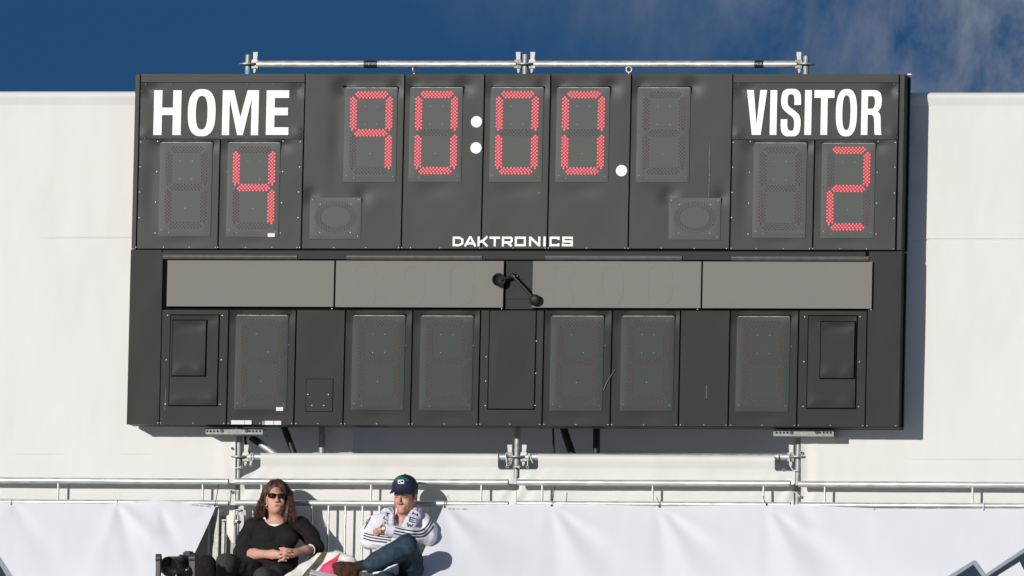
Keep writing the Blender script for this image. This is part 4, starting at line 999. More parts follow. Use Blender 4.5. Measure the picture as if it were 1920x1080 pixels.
# ------------------------------------------------------------------ people: smooth-blended volumes meshed into one surface each
class Vol:
    def __init__(s, lo, hi, h):
        s.h = h; s.lo = np.array(lo, float); n = np.ceil((np.array(hi)-s.lo)/h).astype(int)+1
        s.n = n; s.F = np.full(n, 0.12, np.float32); s.ax = [s.lo[i]+h*np.arange(n[i]) for i in range(3)]
    def win(s, lo, hi):
        a = np.clip(np.floor((np.array(lo)-s.lo)/s.h).astype(int), 0, s.n); b = np.clip(np.ceil((np.array(hi)-s.lo)/s.h).astype(int)+1, 0, s.n)
        return tuple(slice(a[i], b[i]) for i in range(3))
    def pts(s, w): return np.meshgrid(s.ax[0][w[0]], s.ax[1][w[1]], s.ax[2][w[2]], indexing='ij', sparse=True)
    def put(s, w, d, k, mode):
        f = s.F[w]
        if f.size == 0: return
        if mode == 'u':
            hh = np.clip(.5+.5*(f-d)/k, 0, 1); s.F[w] = f*(1-hh)+d*hh-k*hh*(1-hh)
        else:
            d = -d; hh = np.clip(.5-.5*(f-d)/k, 0, 1); s.F[w] = f*(1-hh)+d*hh+k*hh*(1-hh)
    def cap(s, a, b, ra, rb=None, k=.015, mode='u', sq=None):
        """tapered capsule; sq=(axis vector, factor) flattens it along an axis"""
        rb = ra if rb is None else rb; a, b = np.array(a, float), np.array(b, float); m = max(ra, rb)+.035+k
        w = s.win(np.minimum(a, b)-m, np.maximum(a, b)+m); X, Y, Z = s.pts(w)
        if X.size == 0 or Y.size == 0 or Z.size == 0: return s
        d = b-a; L = max(1e-9, d@d)
        px, py, pz = X-a[0], Y-a[1], Z-a[2]
        t = np.clip((px*d[0]+py*d[1]+pz*d[2])/L, 0, 1)
        qx, qy, qz = px-t*d[0], py-t*d[1], pz-t*d[2]
        if sq is not None:
            v, f = np.array(sq[0], float), sq[1]; v = v/np.linalg.norm(v); c_ = qx*v[0]+qy*v[1]+qz*v[2]
            g_ = (f-1)*c_; qx, qy, qz = qx+g_*v[0], qy+g_*v[1], qz+g_*v[2]
        dd = np.sqrt(qx*qx+qy*qy+qz*qz)-(ra+(rb-ra)*t)
        if sq is not None: dd = dd/max(1, sq[1]*.8)
        s.put(w, dd.astype(np.float32), k, mode); return s
    def chain(s, pts, rs, k=.015, **kw):
        for i in range(len(pts)-1): s.cap(pts[i], pts[i+1], rs[i], rs[i+1], k, **kw)
        return s
    def ell(s, c_, r, k=.015, mode='u', Rm=None):
        c_ = np.array(c_, float); r = np.array(r, float); m = r.max()+.035+k
        w = s.win(c_-m, c_+m); X, Y, Z = s.pts(w); px, py, pz = X-c_[0], Y-c_[1], Z-c_[2]
        if Rm is not None:
            Rm = np.array(Rm)    # columns are the local axes
            px, py, pz = (px*Rm[0][i]+py*Rm[1][i]+pz*Rm[2][i] for i in range(3))
        k0 = np.sqrt((px/r[0])**2+(py/r[1])**2+(pz/r[2])**2); k1 = np.sqrt((px/r[0]**2)**2+(py/r[1]**2)**2+(pz/r[2]**2)**2)
        d = k0*(k0-1)/np.maximum(k1, 1e-6)
        s.put(w, d.astype(np.float32), k, mode); return s
    def plane(s, p, nrm, region=None):
        """cut away what lies on the side nrm points to"""
        p = np.array(p, float); n_ = np.array(nrm, float); n_ = n_/np.linalg.norm(n_)
        w = s.win(p-region, p+region) if region else tuple(slice(0, q) for q in s.n)
        X, Y, Z = s.pts(w); d = ((X-p[0])*n_[0]+(Y-p[1])*n_[1]+(Z-p[2])*n_[2]).astype(np.float32)
        if region:
            dist = np.sqrt((X-p[0])**2+(Y-p[1])**2+(Z-p[2])**2)
            d = np.where(dist < region, d, -1.0)
        s.F[w] = np.maximum(s.F[w], d); return s
    def mesh(s, name, ms, parent=None, disp=None, smooth=2):
        F = s.F; S = F < 0; n = np.array(F.shape)
        C8 = [S[i:n[0]-1+i, j:n[1]-1+j, k:n[2]-1+k] for i in (0, 1) for j in (0, 1) for k in (0, 1)]
        cnt = sum(c_.astype(np.int8) for c_ in C8); act = (cnt > 0) & (cnt < 8)
        I = np.argwhere(act); idx = np.full(act.shape, -1, np.int64); idx[act] = np.arange(len(I))
        acc = np.zeros((len(I), 3)); num = np.zeros(len(I))
        cor = [(i, j, k) for i in (0, 1) for j in (0, 1) for k in (0, 1)]
        val = {c_: F[I[:, 0]+c_[0], I[:, 1]+c_[1], I[:, 2]+c_[2]] for c_ in cor}
        for a in cor:
            for ax in range(3):
                if a[ax] == 0:
                    b = tuple(a[i]+(1 if i == ax else 0) for i in range(3)); va, vb = val[a], val[b]; m = (va < 0) != (vb < 0)
                    t = np.where(m, va/np.where(m, va-vb, 1), 0); p = np.array(a, float)[None]+np.eye(3)[ax][None]*t[:, None]
                    acc[m] += p[m]; num[m] += 1
        V = s.lo+(I+acc/num[:, None])*s.h; Q = []
        for ax in range(3):
            o = [i for i in range(3) if i != ax]
            sl0 = [slice(None)]*3; sl1 = [slice(None)]*3; sl0[ax] = slice(0, -1); sl1[ax] = slice(1, None)
            for q in o:
                sl0[q] = slice(1, -1); sl1[q] = slice(1, -1)
            A, B = S[tuple(sl0)], S[tuple(sl1)]; ch = np.argwhere(A != B)
            if not len(ch): continue
            flip = A[tuple(ch.T)]
            base = ch.copy(); base[:, o[0]] += 1; base[:, o[1]] += 1
            def cell(d0, d1):
                c_ = base.copy(); c_[:, o[0]] -= d0; c_[:, o[1]] -= d1; return idx[c_[:, 0], c_[:, 1], c_[:, 2]]
            q4 = np.stack([cell(1, 1), cell(0, 1), cell(0, 0), cell(1, 0)], -1)
            rev = flip if ax != 1 else ~flip
            q4[~rev] = q4[~rev][:, ::-1]; Q.append(q4)
        Q = np.concatenate(Q); Q = Q[(Q >= 0).all(1)]
        E_ = np.concatenate([Q[:, [0, 1]], Q[:, [1, 2]], Q[:, [2, 3]], Q[:, [3, 0]]])
        for _ in range(smooth):
            sm = np.zeros_like(V); ct = np.zeros(len(V))
            for a, b in ((0, 1), (1, 0)):
                for c_ in range(3): sm[:, c_] += np.bincount(E_[:, a], V[E_[:, b], c_], len(V))
                ct += np.bincount(E_[:, a], minlength=len(V))
            V = V*.5+.5*sm/np.maximum(ct, 1)[:, None]
        if disp is not None:
            nv = np.zeros_like(V); fn = np.cross(V[Q[:, 2]]-V[Q[:, 0]], V[Q[:, 3]]-V[Q[:, 1]])
            for k in range(4):
                for c_ in range(3): nv[:, c_] += np.bincount(Q[:, k], fn[:, c_], len(V))
            nv /= np.maximum(np.linalg.norm(nv, axis=1), 1e-12)[:, None]
            V = V+nv*disp(V)[:, None]
        me = bpy.data.meshes.new(name)
        me.vertices.add(len(V)); me.vertices.foreach_set('co', V.astype(np.float32).ravel())
        me.loops.add(len(Q)*4); me.loops.foreach_set('vertex_index', Q.astype(np.int32).ravel())
        me.polygons.add(len(Q)); me.polygons.foreach_set('loop_start', np.arange(0, len(Q)*4, 4, dtype=np.int32))
        me.polygons.foreach_set('use_smooth', np.ones(len(Q), bool)); me.update(calc_edges=True); me.validate()
        return link(name, me, parent, ms if isinstance(ms, (list, tuple)) else [ms])
def n3(V, f, sd=0, st=(1, 1, 1)):
    """smooth 3-D noise for cloth, about -1..1"""
    v = 0; r = np.random.default_rng(sd)
    for k in range(7):
        w = r.normal(size=3); w /= np.linalg.norm(w); v = v+np.sin((V*np.array(st))@w*f*(1+.45*k)+r.uniform(0, 6.3)+1.3*np.sin((V@r.normal(size=3))*f*.5))*(.5/(1+.35*k))
    return v
def J(x, y, Y): return np.array(P(x, y, Y))
def bounds(x0, y0, x1, y1, Ya, Yb):
    q = np.array([J(x, y, Y) for x in (x0, x1) for y in (y0, y1) for Y in (Ya, Yb)])
    return (q[:, 0].min(), Ya, q[:, 2].min()), (q[:, 0].max(), Yb, q[:, 2].max())
class Frame:
    def __init__(s, c_, yaw, pitch, roll=0, sc=1.0):
        f = np.array([math.sin(yaw)*math.cos(pitch), -math.cos(yaw)*math.cos(pitch), math.sin(pitch)])
        r = np.array([math.cos(yaw), math.sin(yaw), 0.]); u = np.cross(r, f)*-1
        u = np.cross(f, r)*-1 if np.cross(f, r)[2] < 0 else np.cross(f, r)
        r2 = r*math.cos(roll)+u*math.sin(roll); u2 = u*math.cos(roll)-r*math.sin(roll)
        s.c = np.array(c_); s.R = np.stack([r2, f, u2], 1); s.sc = sc
    def __call__(s, x, y, z): return s.c+s.R@(np.array([x, y, z])*s.sc)
def head(v, f, fem=False, mw=.023):
    q = f.sc; E3 = lambda c_, r, k=.012, mode='u': v.ell(f(*c_), np.array(r)*q, k*q, mode, f.R)
    C3 = lambda a, b, ra, rb=None, k=.010, mode='u': v.cap(f(*a), f(*b), ra*q, (ra if rb is None else rb)*q, k*q, mode)
    E3((0, -.014, .036), (.073, .092, .076)); E3((0, .026, -.022), (.060, .060, .082), .02)
    E3((0, .036, -.075), (.045 if fem else .047, .047, .042), .025); E3((0, .074, -.098), (.018 if fem else .022, .016, .016), .02)
    for s_ in (-1, 1):
        E3((s_*.036, .060, -.036), (.025, .026, .024), .02)
        C3((s_*.012, .084, .020), (s_*.042, .070, .020), .013, .012, .014)
        E3((s_*.031, .098, .001), (.017, .018, .011), .010, 's'); E3((s_*.031, .074, .001), (.0125, .012, .0115), .003)
        E3((s_*.075, -.006, -.012), (.010, .021, .032), .008); E3((s_*.083, -.002, -.006), (.005, .010, .016), .006, 's')
        E3((s_*.0125, .103, -.040), (.009, .011, .008), .008)
    C3((0, .086, .008), (0, .110, -.034), .0080, .0108, .010)
    C3((-mw, .083, -.0665), (mw, .083, -.0665), .0060, .0060, .010); C3((-.004, .0875, -.066), (.004, .0875, -.066), .006, .006, .010)
    C3((-.018, .083, -.078), (.018, .083, -.078), .0065, .0065, .010); C3((-mw-.004, .094, -.0722), (mw+.004, .094, -.0722), .0032, .0032, .005, 's')
    if fem:
        E3((0, .030, -.070), (.056, .050, .042), .03); E3((0, .020, -.100), (.045, .045, .022), .03)
    return v
M['skin'] = mat('skin_fair', (0.60, 0.325, 0.250), 0.5, var=0.07, vscale=38, spec=0.35)
M['skin2'] = mat('skin_ruddy', (0.55, 0.275, 0.215), 0.5, var=0.10, vscale=34, spec=0.35)
for m_ in (M['skin'], M['skin2']):
    b_ = m_.node_tree.nodes['Principled BSDF']; b_.inputs['Subsurface Weight'].default_value = .12; b_.inputs['Subsurface Radius'].default_value = (.012, .005, .003); b_.inputs['Subsurface Scale'].default_value = .5
M['lip'] = mat('lips', (0.40, 0.12, 0.115), 0.4, var=.1, vscale=80)
M['hair'] = mat('brown_hair', (0.024, 0.012, 0.008), 0.40, var=0.55, vscale=26, stretch=(3, 3, .35), c2=(0.115, 0.040, 0.020), spec=0.35, bump=.4, bscale=160)
M['knit'] = mat('black_knit', (0.014, 0.0125, 0.012), 0.85, var=0.2, vscale=90, bump=.25, bscale=260, spec=.2)
M['trous'] = mat('charcoal_trousers', (0.040, 0.040, 0.041), 0.8, var=0.2, vscale=60, bump=.2, bscale=200, spec=.2)
M['tee'] = mat('white_cotton', (0.78, 0.79, 0.82), 0.8, var=0.03, vscale=40)
M['shade'] = mat('dark_lens', (0.006, 0.005, 0.006), 0.08, var=.1, spec=.6)
M['silver'] = mat('silver', (0.7, 0.68, 0.62), 0.25, metal=.9, var=.1)
M['gold'] = mat('gold_metal', (0.55, 0.42, 0.22), 0.3, metal=.9, var=.1)

# ---- woman -----------------------------------------------------------
wom = empty('person', P(518, 1096, -.25), 'seated woman in a black sweater and dark sunglasses, hands clasped in her lap', 'person', 'people sitting in front of the barriers')
hW = Frame(J(518.4, 933.5, -.245), R(15), R(4), R(0), .90)
bx = (430, 892, 612, 1075)
v = Vol(*bounds(*bx, -.56, -.09), .0036)
head(v, hW, True)
v.cap(hW(0, -.02, -.06), J(519, 981, -.21), .052, .055, .03)
v.cap(J(490, 987, -.2), J(550, 985, -.2), .040, .040, .03)
v.ell(J(518, 1012, -.23), (.12, .085, .14), .03)
v.chain([J(472, 988, -.2), J(455, 1036, -.25)], [.036, .034]); v.chain([J(568, 986, -.19), J(592, 1026, -.22)], [.036, .032])
# her right forearm comes across from the left of the picture, her left from the right; fingers laced
v.chain([J(455, 1038, -.25), J(478, 1039, -.335), J(503, 1039.4, -.425)], [.040, .037, .0265]); v.chain([J(503, 1039.4, -.425), J(512, 1039.6, -.44), J(523, 1040, -.452)], [.026, .031, .027], sq=((0, 1, 0), 1.35))
v.chain([J(591, 1028, -.22), J(572, 1032, -.32), J(553, 1036, -.41)], [.034, .030, .0235]); v.chain([J(553, 1036, -.41), J(546, 1037.6, -.43), J(537, 1038.6, -.446)], [.024, .028, .025], sq=((0, 1, 0), 1.3))
for (pts, r) in (([(546, 1031, -.452), (538, 1029.4, -.470), (527.5, 1031.6, -.478)], .0088), ([(543, 1035, -.458), (534, 1034.6, -.484), (523.5, 1038, -.486)], .0090), ([(541, 1039.6, -.460), (532, 1041, -.488), (522.5, 1045.5, -.482)], .0088), ([(540, 1044, -.456), (532, 1047.6, -.478), (522.5, 1052.5, -.470)], .0080),
                 ([(528, 1033, -.462), (537, 1032.2, -.478), (545, 1034, -.470)], .0082), ([(528, 1038, -.466), (536, 1037.6, -.486), (544, 1040.4, -.472)], .0085), ([(527, 1043, -.462), (534, 1044.2, -.484), (541, 1046.6, -.470)], .0080), ([(525, 1047.6, -.458), (531, 1050.4, -.474), (537, 1051.4, -.462)], .0074), ([(540, 1032.6, -.45), (533, 1028, -.464), (525, 1028.4, -.468)], .0092)):
    v.chain([J(*p) for p in pts], [r*1.05, r, r*.86], .0025)
wb = v.mesh('body', [M['skin'], M['lip']], wom)
def paint(o, f, tests):
    """material slot 1 where a face centre falls in one of the boxes of the head frame"""
    me = o.data; n = len(me.polygons); c_ = np.zeros(n*3, np.float32); me.polygons.foreach_get('center', c_); c_ = (c_.reshape(-1, 3)-f.c)@f.R/f.sc
    mi = np.zeros(n, np.int32)
    for (cx, cy, cz, rx, ry, rz) in tests: mi[((c_[:, 0]-cx)/rx)**2+((c_[:, 1]-cy)/ry)**2+((c_[:, 2]-cz)/rz)**2 < 1] = 1
    me.polygons.foreach_set('material_index', mi); me.update()
paint(wb, hW, [(0, .09, -.0722, .0235, .03, .0098)])
# white tee under the sweater, then the sweater with sleeves pushed up
def torso(v, g, hole, k=.03):
    v.cap(J(480, 989, -.205), J(557, 986, -.20), .062+g, .060+g, k); v.ell(J(519, 1006, -.225), (.150+g, .108+g, .115+g), k)
    for x in (499, 541): v.ell(J(x, 1009, -.305), (.066+g, .050+g, .058+g), .035)
    v.ell(J(516, 1048, -.25), (.160+g, .135+g, .125+g), k); v.cap(J(478, 1012, -.22), J(480, 1046, -.26), .048+g, .066+g, k); v.ell(J(487, 1056, -.27), (.07+g, .09+g, .05+g), k); v.ell(J(518, 1078, -.25), (.165+g, .14+g, .10+g), k)
    (x, y), rr = hole; v.cap(J(x, y, -.18), J(x, y-3, -.5), rr, rr*1.1, .008, 's')
bx = (428, 955, 615, 1112)
v = Vol(*bounds(*bx, -.46, -.07), .0048)
torso(v, -.010, ((516, 962.5), .0655)); v.mesh('undershirt', M['tee'], wom)
v = Vol(*bounds(*bx, -.46, -.07), .0048)
v.chain([J(473, 988, -.205), J(463, 1010, -.225), J(454, 1037, -.25)], [.063, .061, .058], .03); v.chain([J(454, 1037, -.25), J(474, 1038.6, -.325)], [.058, .047], .02); v.plane(J(468, 1038.6, -.315), J(479, 1039, -.35)-J(455, 1038, -.25), .085)
v.chain([J(566, 986, -.2), J(581, 1004, -.205), J(593.5, 1027, -.225)], [.060, .057, .050], .03); v.chain([J(593.5, 1027, -.225), J(578, 1032, -.29)], [.050, .043], .02); v.plane(J(582.5, 1031, -.275), J(572, 1032, -.32)-J(591, 1028, -.22), .08)
torso(v, 0, ((514.5, 965), .0770))
v.mesh('sweater', M['knit'], wom, lambda V: .0030*n3(V, 34, 3, (1, 1, .7))+.0015*n3(V, 90, 4))
s = MB(); c_ = J(582.3, 1031, -.279); ax = Vector(J(572, 1032, -.32)-J(591, 1028, -.22)).normalized(); a_ = ax.cross(Vector((0, 0, 1))).normalized(); b_ = a_.cross(ax)
s.tube([Vector(c_)+(a_*math.cos(2*math.pi*i/24)+b_*math.sin(2*math.pi*i/24))*.0355 for i in range(25)], .0035, 8, caps=False); s.build('cuff', M['tee'], wom)
# trousers and shoes
bx = (388, 1030, 570, 1275)
v = Vol(*bounds(*bx, -.80, -.09), .0075)
v.ell(J(518, 1090, -.25), (.17, .14, .085), .03)
v.chain([J(500, 1084, -.27), J(460, 1066, -.44), J(424, 1055.5, -.60)], [.082, .075, .064], .03); v.chain([J(424, 1055.5, -.60), J(421, 1100, -.61), J(420, 1160, -.62)], [.064, .058, .05], .02)
v.chain([J(537, 1088, -.27), J(515, 1085, -.45), J(494, 1082, -.63)], [.084, .076, .062], .03); v.chain([J(494, 1082, -.63), J(490, 1130, -.62), J(488, 1175, -.62)], [.062, .056, .05], .02)
v.mesh('trousers', M['trous'], wom, lambda V: .004*n3(V, 22, 8)+.002*n3(V, 60, 9))
for (x, y) in ((420, 1195), (488, 1205)):
    s = MB(); p = P(x, y, -.66); p.z = seatZ-.44+.045; s.tube([p+Vector((0, .09, .0)), p+Vector((0, -.02, .005)), p+Vector((0, -.13, -.008)), p+Vector((0, -.17, -.014))], [.04, .045, .036, .02], 12); s.tube([p+Vector((0, .05, .02)), p+Vector((0, .05, .2))], [.045, .04], 12); s.build('shoe', M['rub'], wom)
# hair: a mass open at the face, then strands
hc = hW
bx = (465, 890, 568, 985)
v = Vol(*bounds(*bx, -.40, -.09), .0036)
v.ell(hc(.004, -.026, .054), np.array((.089, .100, .091))*hc.sc, .02, 'u', hc.R)
v.chain([J(504, 915, -.235), J(498, 928, -.225), J(493, 944, -.22), J(487, 960, -.235), J(480, 972, -.25)], [.024, .030, .034, .036, .018], .02)
v.chain([J(533, 913, -.24), J(540.5, 928, -.235), J(543, 946, -.235), J(546, 962, -.245), J(552, 975, -.25)], [.026, .032, .033, .034, .016], .02)
v.chain([J(541, 950, -.27), J(538, 966, -.285), J(533, 978, -.30)], [.022, .021, .010], .015)
v.cap(J(517, 935, -.18), J(517, 965, -.17), .075, .07, .03)
v.ell(hc(-.014, .096, -.012), np.array((.050, .085, .096))*hc.sc, .010, 's', hc.R)
v.ell(hc(.022, .09, -.06), np.array((.040, .08, .075))*hc.sc, .012, 's', hc.R)
v.cap(J(519, 958, -.33), J(518, 985, -.40), .055, .07, .015, 's')
hm = v.mesh('hair', M['hair'], wom, lambda V: .0035*n3(V, 110, 12, (1, 1, .12))+.004*n3(V, 40, 13, (1, 1, .3)))
s = MB()
def strand(pts, w0, n=6):
    pp = spline([tuple(J(*p)) for p in pts], 5); k = len(pp); s.tube(pp, [max(.0006, w0*(1-.75*(i/(k-1))**2)) for i in range(k)], n, caps=False)
rs = random.Random(3)
for i in range(230):   # left and right falls
    t = rs.random(); sd = rs.choice((-1, 1)); jy = rs.uniform(-.018, .018); dx = rs.uniform(-3, 3)
    if sd < 0: strand([(511-3*t, 901+3*t, -.30+.06*t), (502-6*t+dx*.2, 916, -.275+.05*t), (497-9*t+dx*.4, 933, -.262+jy), (495-11*t+dx+rs.uniform(-1.5, 1.5), 948, -.262+jy), (494-16*t+dx*1.4, 961+rs.uniform(-3, 4), -.28+jy), (491-20*t+dx*1.5+rs.uniform(-2.5, 2.5), 969+rs.uniform(-5, 7), -.275+jy)], rs.uniform(.0011, .0024))
    else: strand([(521+6*t, 901+2*t, -.31+.06*t), (533+7*t+dx*.2, 913, -.29+.05*t), (539+8*t+dx*.4, 931, -.272+jy), (540+9*t+dx+rs.uniform(-1.5, 1.5), 947, -.272+jy), (539+13*t+dx*1.4, 961+rs.uniform(-3, 4), -.29+jy), (534+20*t+dx*1.5+rs.uniform(-2.5, 2.5), 973+rs.uniform(-5, 8), -.295+jy)], rs.uniform(.0011, .0024))
for i in range(34):   # fringe swept to the right from the parting
    t = i/33; jx = rs.uniform(-1, 1)
    if t < .5 and i % 4: continue
    strand([(514+6*t+jx, 900.6, -.305), (513+16*t+jx, 905.5, -.338), (511.5+22*t+jx*1.4, 913, -.343-.004*t), (511+25*t+jx*2, 919+3*t, -.342), (511+28*t+jx*2, (920.5 if t < .3 else 923)+4*t+rs.uniform(-2, 1.5), -.340)], rs.uniform(.0009, .0017) if t < .34 else rs.uniform(.0014, .0026))
s.build('hair_strands', M['hair'], wom)
# sunglasses
s = MB()
def lens(cx, sg):
    n = 22; prof = []
    for i in range(n):
        w = 2*math.pi*i/n; cw, sw = math.cos(w), math.sin(w); e = .78
        x = cx+.0325*math.copysign(abs(cw)**e, cw); z = .003+.0185*math.copysign(abs(sw)**e, sw)*(1+.06*sg*cw)
        prof.append((x, .103-.9*(abs(x)-.03)**2*10*(1 if abs(x) > .03 else .3)-.05*abs(x), z))
    vs_ = [hW(*p) for p in prof]+[hW(p[0], p[1]-.004, p[2]) for p in prof]+[hW(cx, .1045-.05*abs(cx), .003)]
    s.add(vs_, [(i, (i+1) % n, 2*n) for i in range(n)]+[(i, n+i, n+(i+1) % n, (i+1) % n) for i in range(n)], 0, True)
lens(-.0355, -1); lens(.0355, 1)
s.tube([hW(-.008, .104, .010), hW(0, .107, .0115), hW(.008, .104, .010)], .0024, 8)
for sg in (-1, 1): s.tube([hW(sg*.066, .092, .010), hW(sg*.071, .075, .012), hW(sg*.077, .02, .008)], .0028, 8)
s.build('sunglasses', M['shade'], wom)
s = MB(); p = Vector(hW(-.070, .012, -.050)); s.ball(p, .0042, 8, 1); rr = .0175
s.tube([p+Vector((.35*rr*math.sin(2*math.pi*i/20)*.6+.012, -.004, -rr+rr*math.cos(2*math.pi*i/20)))+Vector((rr*.9*math.sin(2*math.pi*i/20), 0, 0)) for i in range(21)], .0014, 6, caps=False); s.build('earring', [M['gold'], M['silver']], wom)

# ---- man -------------------------------------------------------------
man = empty('person', P(745, 1096, -.25), 'seated man in a navy cap and white striped track jacket with arms folded', 'person', 'people sitting in front of the barriers')
hM = Frame(J(760, 929.5, -.265), R(-12), R(-11), R(-2), .975)
M['mhair'] = mat('short_dark_hair', (0.035, 0.018, 0.011), 0.6, var=.4, vscale=120, bump=.5, bscale=300)
M['jack'] = mat('white_polyester', (0.76, 0.76, 0.84), 0.55, var=0.03, vscale=12, bump=.12, bscale=90, spec=.3)
M['navy'] = mat('navy_stripe', (0.012, 0.014, 0.035), 0.6, var=.15, vscale=60)
M['scarf'] = mat('pale_scarf', (0.62, 0.63, 0.72), 0.85, var=0.08, vscale=70, bump=.4, bscale=220)
M['gtee'] = mat('grey_cotton', (0.46, 0.47, 0.48), 0.85, var=0.06, vscale=60)
M['jean'] = mat('blue_denim', (0.017, 0.033, 0.052), 0.8, var=0.30, vscale=26, c2=(0.038, 0.066, 0.094), bump=.25, bscale=240, spec=.2)
M['cap'] = mat('navy_cap', (0.022, 0.026, 0.062), 0.75, var=.15, vscale=60, bump=.2, bscale=260, spec=.2)
M['green'] = mat('green_thread', (0.02, 0.26, 0.17), 0.7, var=.2, vscale=120)
M['shoe'] = mat('brown_suede', (0.062, 0.026, 0.017), 0.8, var=.35, vscale=40, bump=.3, bscale=150, spec=.2)
M['sock'] = mat('black_sock', (0.010, 0.011, 0.012), 0.9, var=.2, vscale=100)
bx = (672, 884, 830, 1060)
v = Vol(*bounds(*bx, -.52, -.09), .0036)
head(v, hM, mw=.027)
v.ell(hM(0, .070, -.093), np.array((.020, .020, .02))*hM.sc, .02, 'u', hM.R)
v.cap(hM(0, -.025, -.055), J(757, 981, -.225), .060, .062, .03)
v.cap(J(722, 985, -.21), J(782, 984, -.21), .042, .042, .03); v.ell(J(748, 1012, -.23), (.13, .085, .14), .03)
v.chain([J(706, 984, -.21), J(693, 1012, -.27), J(745, 1011, -.355)], [.038, .036, .026]); v.chain([J(796, 984, -.20), J(803, 1005, -.26), J(724, 993, -.405)], [.038, .036, .027])
v.chain([J(724, 993, -.405), J(716, 993.5, -.405), J(708, 996, -.378)], [.026, .027, .022], .01, sq=((0, 1, 0), 1.2))
for k, (x, y) in enumerate(((700, 990), (697.5, 994.5), (697, 999), (698.5, 1003))): v.chain([J(709, 992.5+3*k, -.380), J(705, y+.5, -.362), J(x+3.5, y+2, -.325)], [.0092, .0088, .008], .003)
v.chain([J(745, 1011, -.355), J(757, 1010, -.36), J(768, 1008, -.345)], [.026, .028, .024], .01)
for k in range(4): v.chain([J(767, 1002+3.6*k, -.36), J(773, 1000+3.6*k, -.35), J(777, 1000.5+3.4*k, -.325)], [.009, .009, .0078], .003)
v.chain([J(758, 1003, -.375), J(763, 998.5, -.38), J(767, 997, -.372)], [.010, .0092, .008], .004)
mb_ = v.mesh('body', [M['skin2'], M['lip']], man)
s = MB()
for sg in (-1, 1):
    s.tube([hM(sg*.012, .096, .024), hM(sg*.028, .094, .028), hM(sg*.046, .080, .024)], [.003, .0036, .0022], 6)
s.build('eyebrows', M['mhair'], man)
s = MB()
for sg in (-1, 1): s.tube([hM(sg*.0195, .0850, -.001), hM(sg*.030, .0872, .0012), hM(sg*.042, .0800, -.001)], [.0012, .0026, .0014], 6)
s.build('eyes', M['sock'], man)
bx = (725, 884, 800, 962)
v = Vol(*bounds(*bx, -.42, -.12), .0036)
v.ell(hM(0, -.020, .030), np.array((.0785, .0935, .079))*hM.sc, .012, 'u', hM.R); v.ell(hM(0, -.04, -.03), np.array((.066, .066, .06))*hM.sc, .02, 'u', hM.R)
v.plane(hM(0, .030, 0), hM.R[:, 1]-.25*hM.R[:, 2])
for sg in (-1, 1): v.ell(hM(sg*.085, -.004, -.012), np.array((.02, .024, .036))*hM.sc, .004, 's', hM.R)
v.mesh('hair', M['mhair'], man, lambda V: .001*n3(V, 200, 3))
# cap: crown, peak, button
v = Vol(*bounds(*bx, -.44, -.12), .0034)
v.ell(hM(0, -.006, .048), np.array((.087, .107, .098))*hM.sc, .01, 'u', hM.R); v.ell(hM(0, .034, .076), np.array((.070, .062, .064))*hM.sc, .03, 'u', hM.R)
v.plane(hM(0, 0, .052), -hM.R[:, 2]-.04*hM.R[:, 1])
capm = v.mesh('cap_crown', M['cap'], man, lambda V: .0006*n3(V, 120, 5))
s = MB(); NU, NV = 22, 10; top = []; 
for j in range(NV+1):
    for i in range(NU+1):
        a = (i/NU-.5)*math.pi; t = j/NV; L = .062*t
        x = math.sin(a)*(.080+.002*t); y = .026+math.cos(a)*(.076)+L*max(0, math.cos(a))**.55
        top.append((x, y, .053-.08*L-3.2*x*x*t-.002*t))
for dz, fl in ((0, 0), (-.0045, 1)):
    vs_ = [hM(a, b, c_+dz) for a, b, c_ in top]; fs = []
    for j in range(NV):
        for i in range(NU):
            q = (j*(NU+1)+i, j*(NU+1)+i+1, (j+1)*(NU+1)+i+1, (j+1)*(NU+1)+i); fs.append(q if not fl else q[::-1])
    s.add(vs_, fs, 0, True)
e0 = [hM(*top[NV*(NU+1)+i]) for i in range(NU+1)]; e1 = [hM(top[NV*(NU+1)+i][0], top[NV*(NU+1)+i][1], top[NV*(NU+1)+i][2]-.0045) for i in range(NU+1)]
s.add(e0+e1, [(i, i+1, NU+2+i, NU+1+i) for i in range(NU)], 0, True); s.build('cap_peak', M['cap'], man)
s = MB(); s.ball(hM(0, -.004, .146), .008, 8); s.build('cap_button', M['cap'], man)
bc = bvh_of(capm)
def rrect(x0, y0, x1, y1, r, n=4):
    out = []
    for (cx, cy, a0) in ((x1-r, y0+r, -90), (x1-r, y1-r, 0), (x0+r, y1-r, 90), (x0+r, y0+r, 180)):
        out += [(cx+r*math.cos(R(a0+90*k/n)), cy+r*math.sin(R(a0+90*k/n))) for k in range(n+1)]
    return out
decal('cap_badge', [rrect(746, 899.6, 757.8, 907.4, 2)], bc, M['tee'], man, .4, .0012)
decal('badge_field', [rrect(747.6, 901.2, 756.4, 906, 1.2)], bc, M['cap'], man, .4, .0022)
decal('badge_stick', [[(748.2, 901.2), (750, 901.2), (752, 904.2), (756, 904.2), (756, 905.6), (751, 905.6)]], bc, M['tee'], man, .3, .0032)
txt = 'VANCOUVER'; pth = []
for k, ch in enumerate(txt):
    t = (k-4)/4.0; cx = 752.5+13.4*math.sin(t*.95); cy = 908.6-13.2*math.cos(t*.95); an = t*.95*.8
    for (a, b, c_, d_) in SEG[ch]:
        f = lambda u, w: (cx+(u-.5)*2.3*math.cos(an)+(w-.5)*3.3*math.sin(an), cy+(u-.5)*2.3*math.sin(an)-(w-.5)*3.3*math.cos(an))
        pth.append([f(a, b), f(c_, d_)])
ribbon('cap_lettering', pth, .75, bc, M['green'], man, .0015, .6)
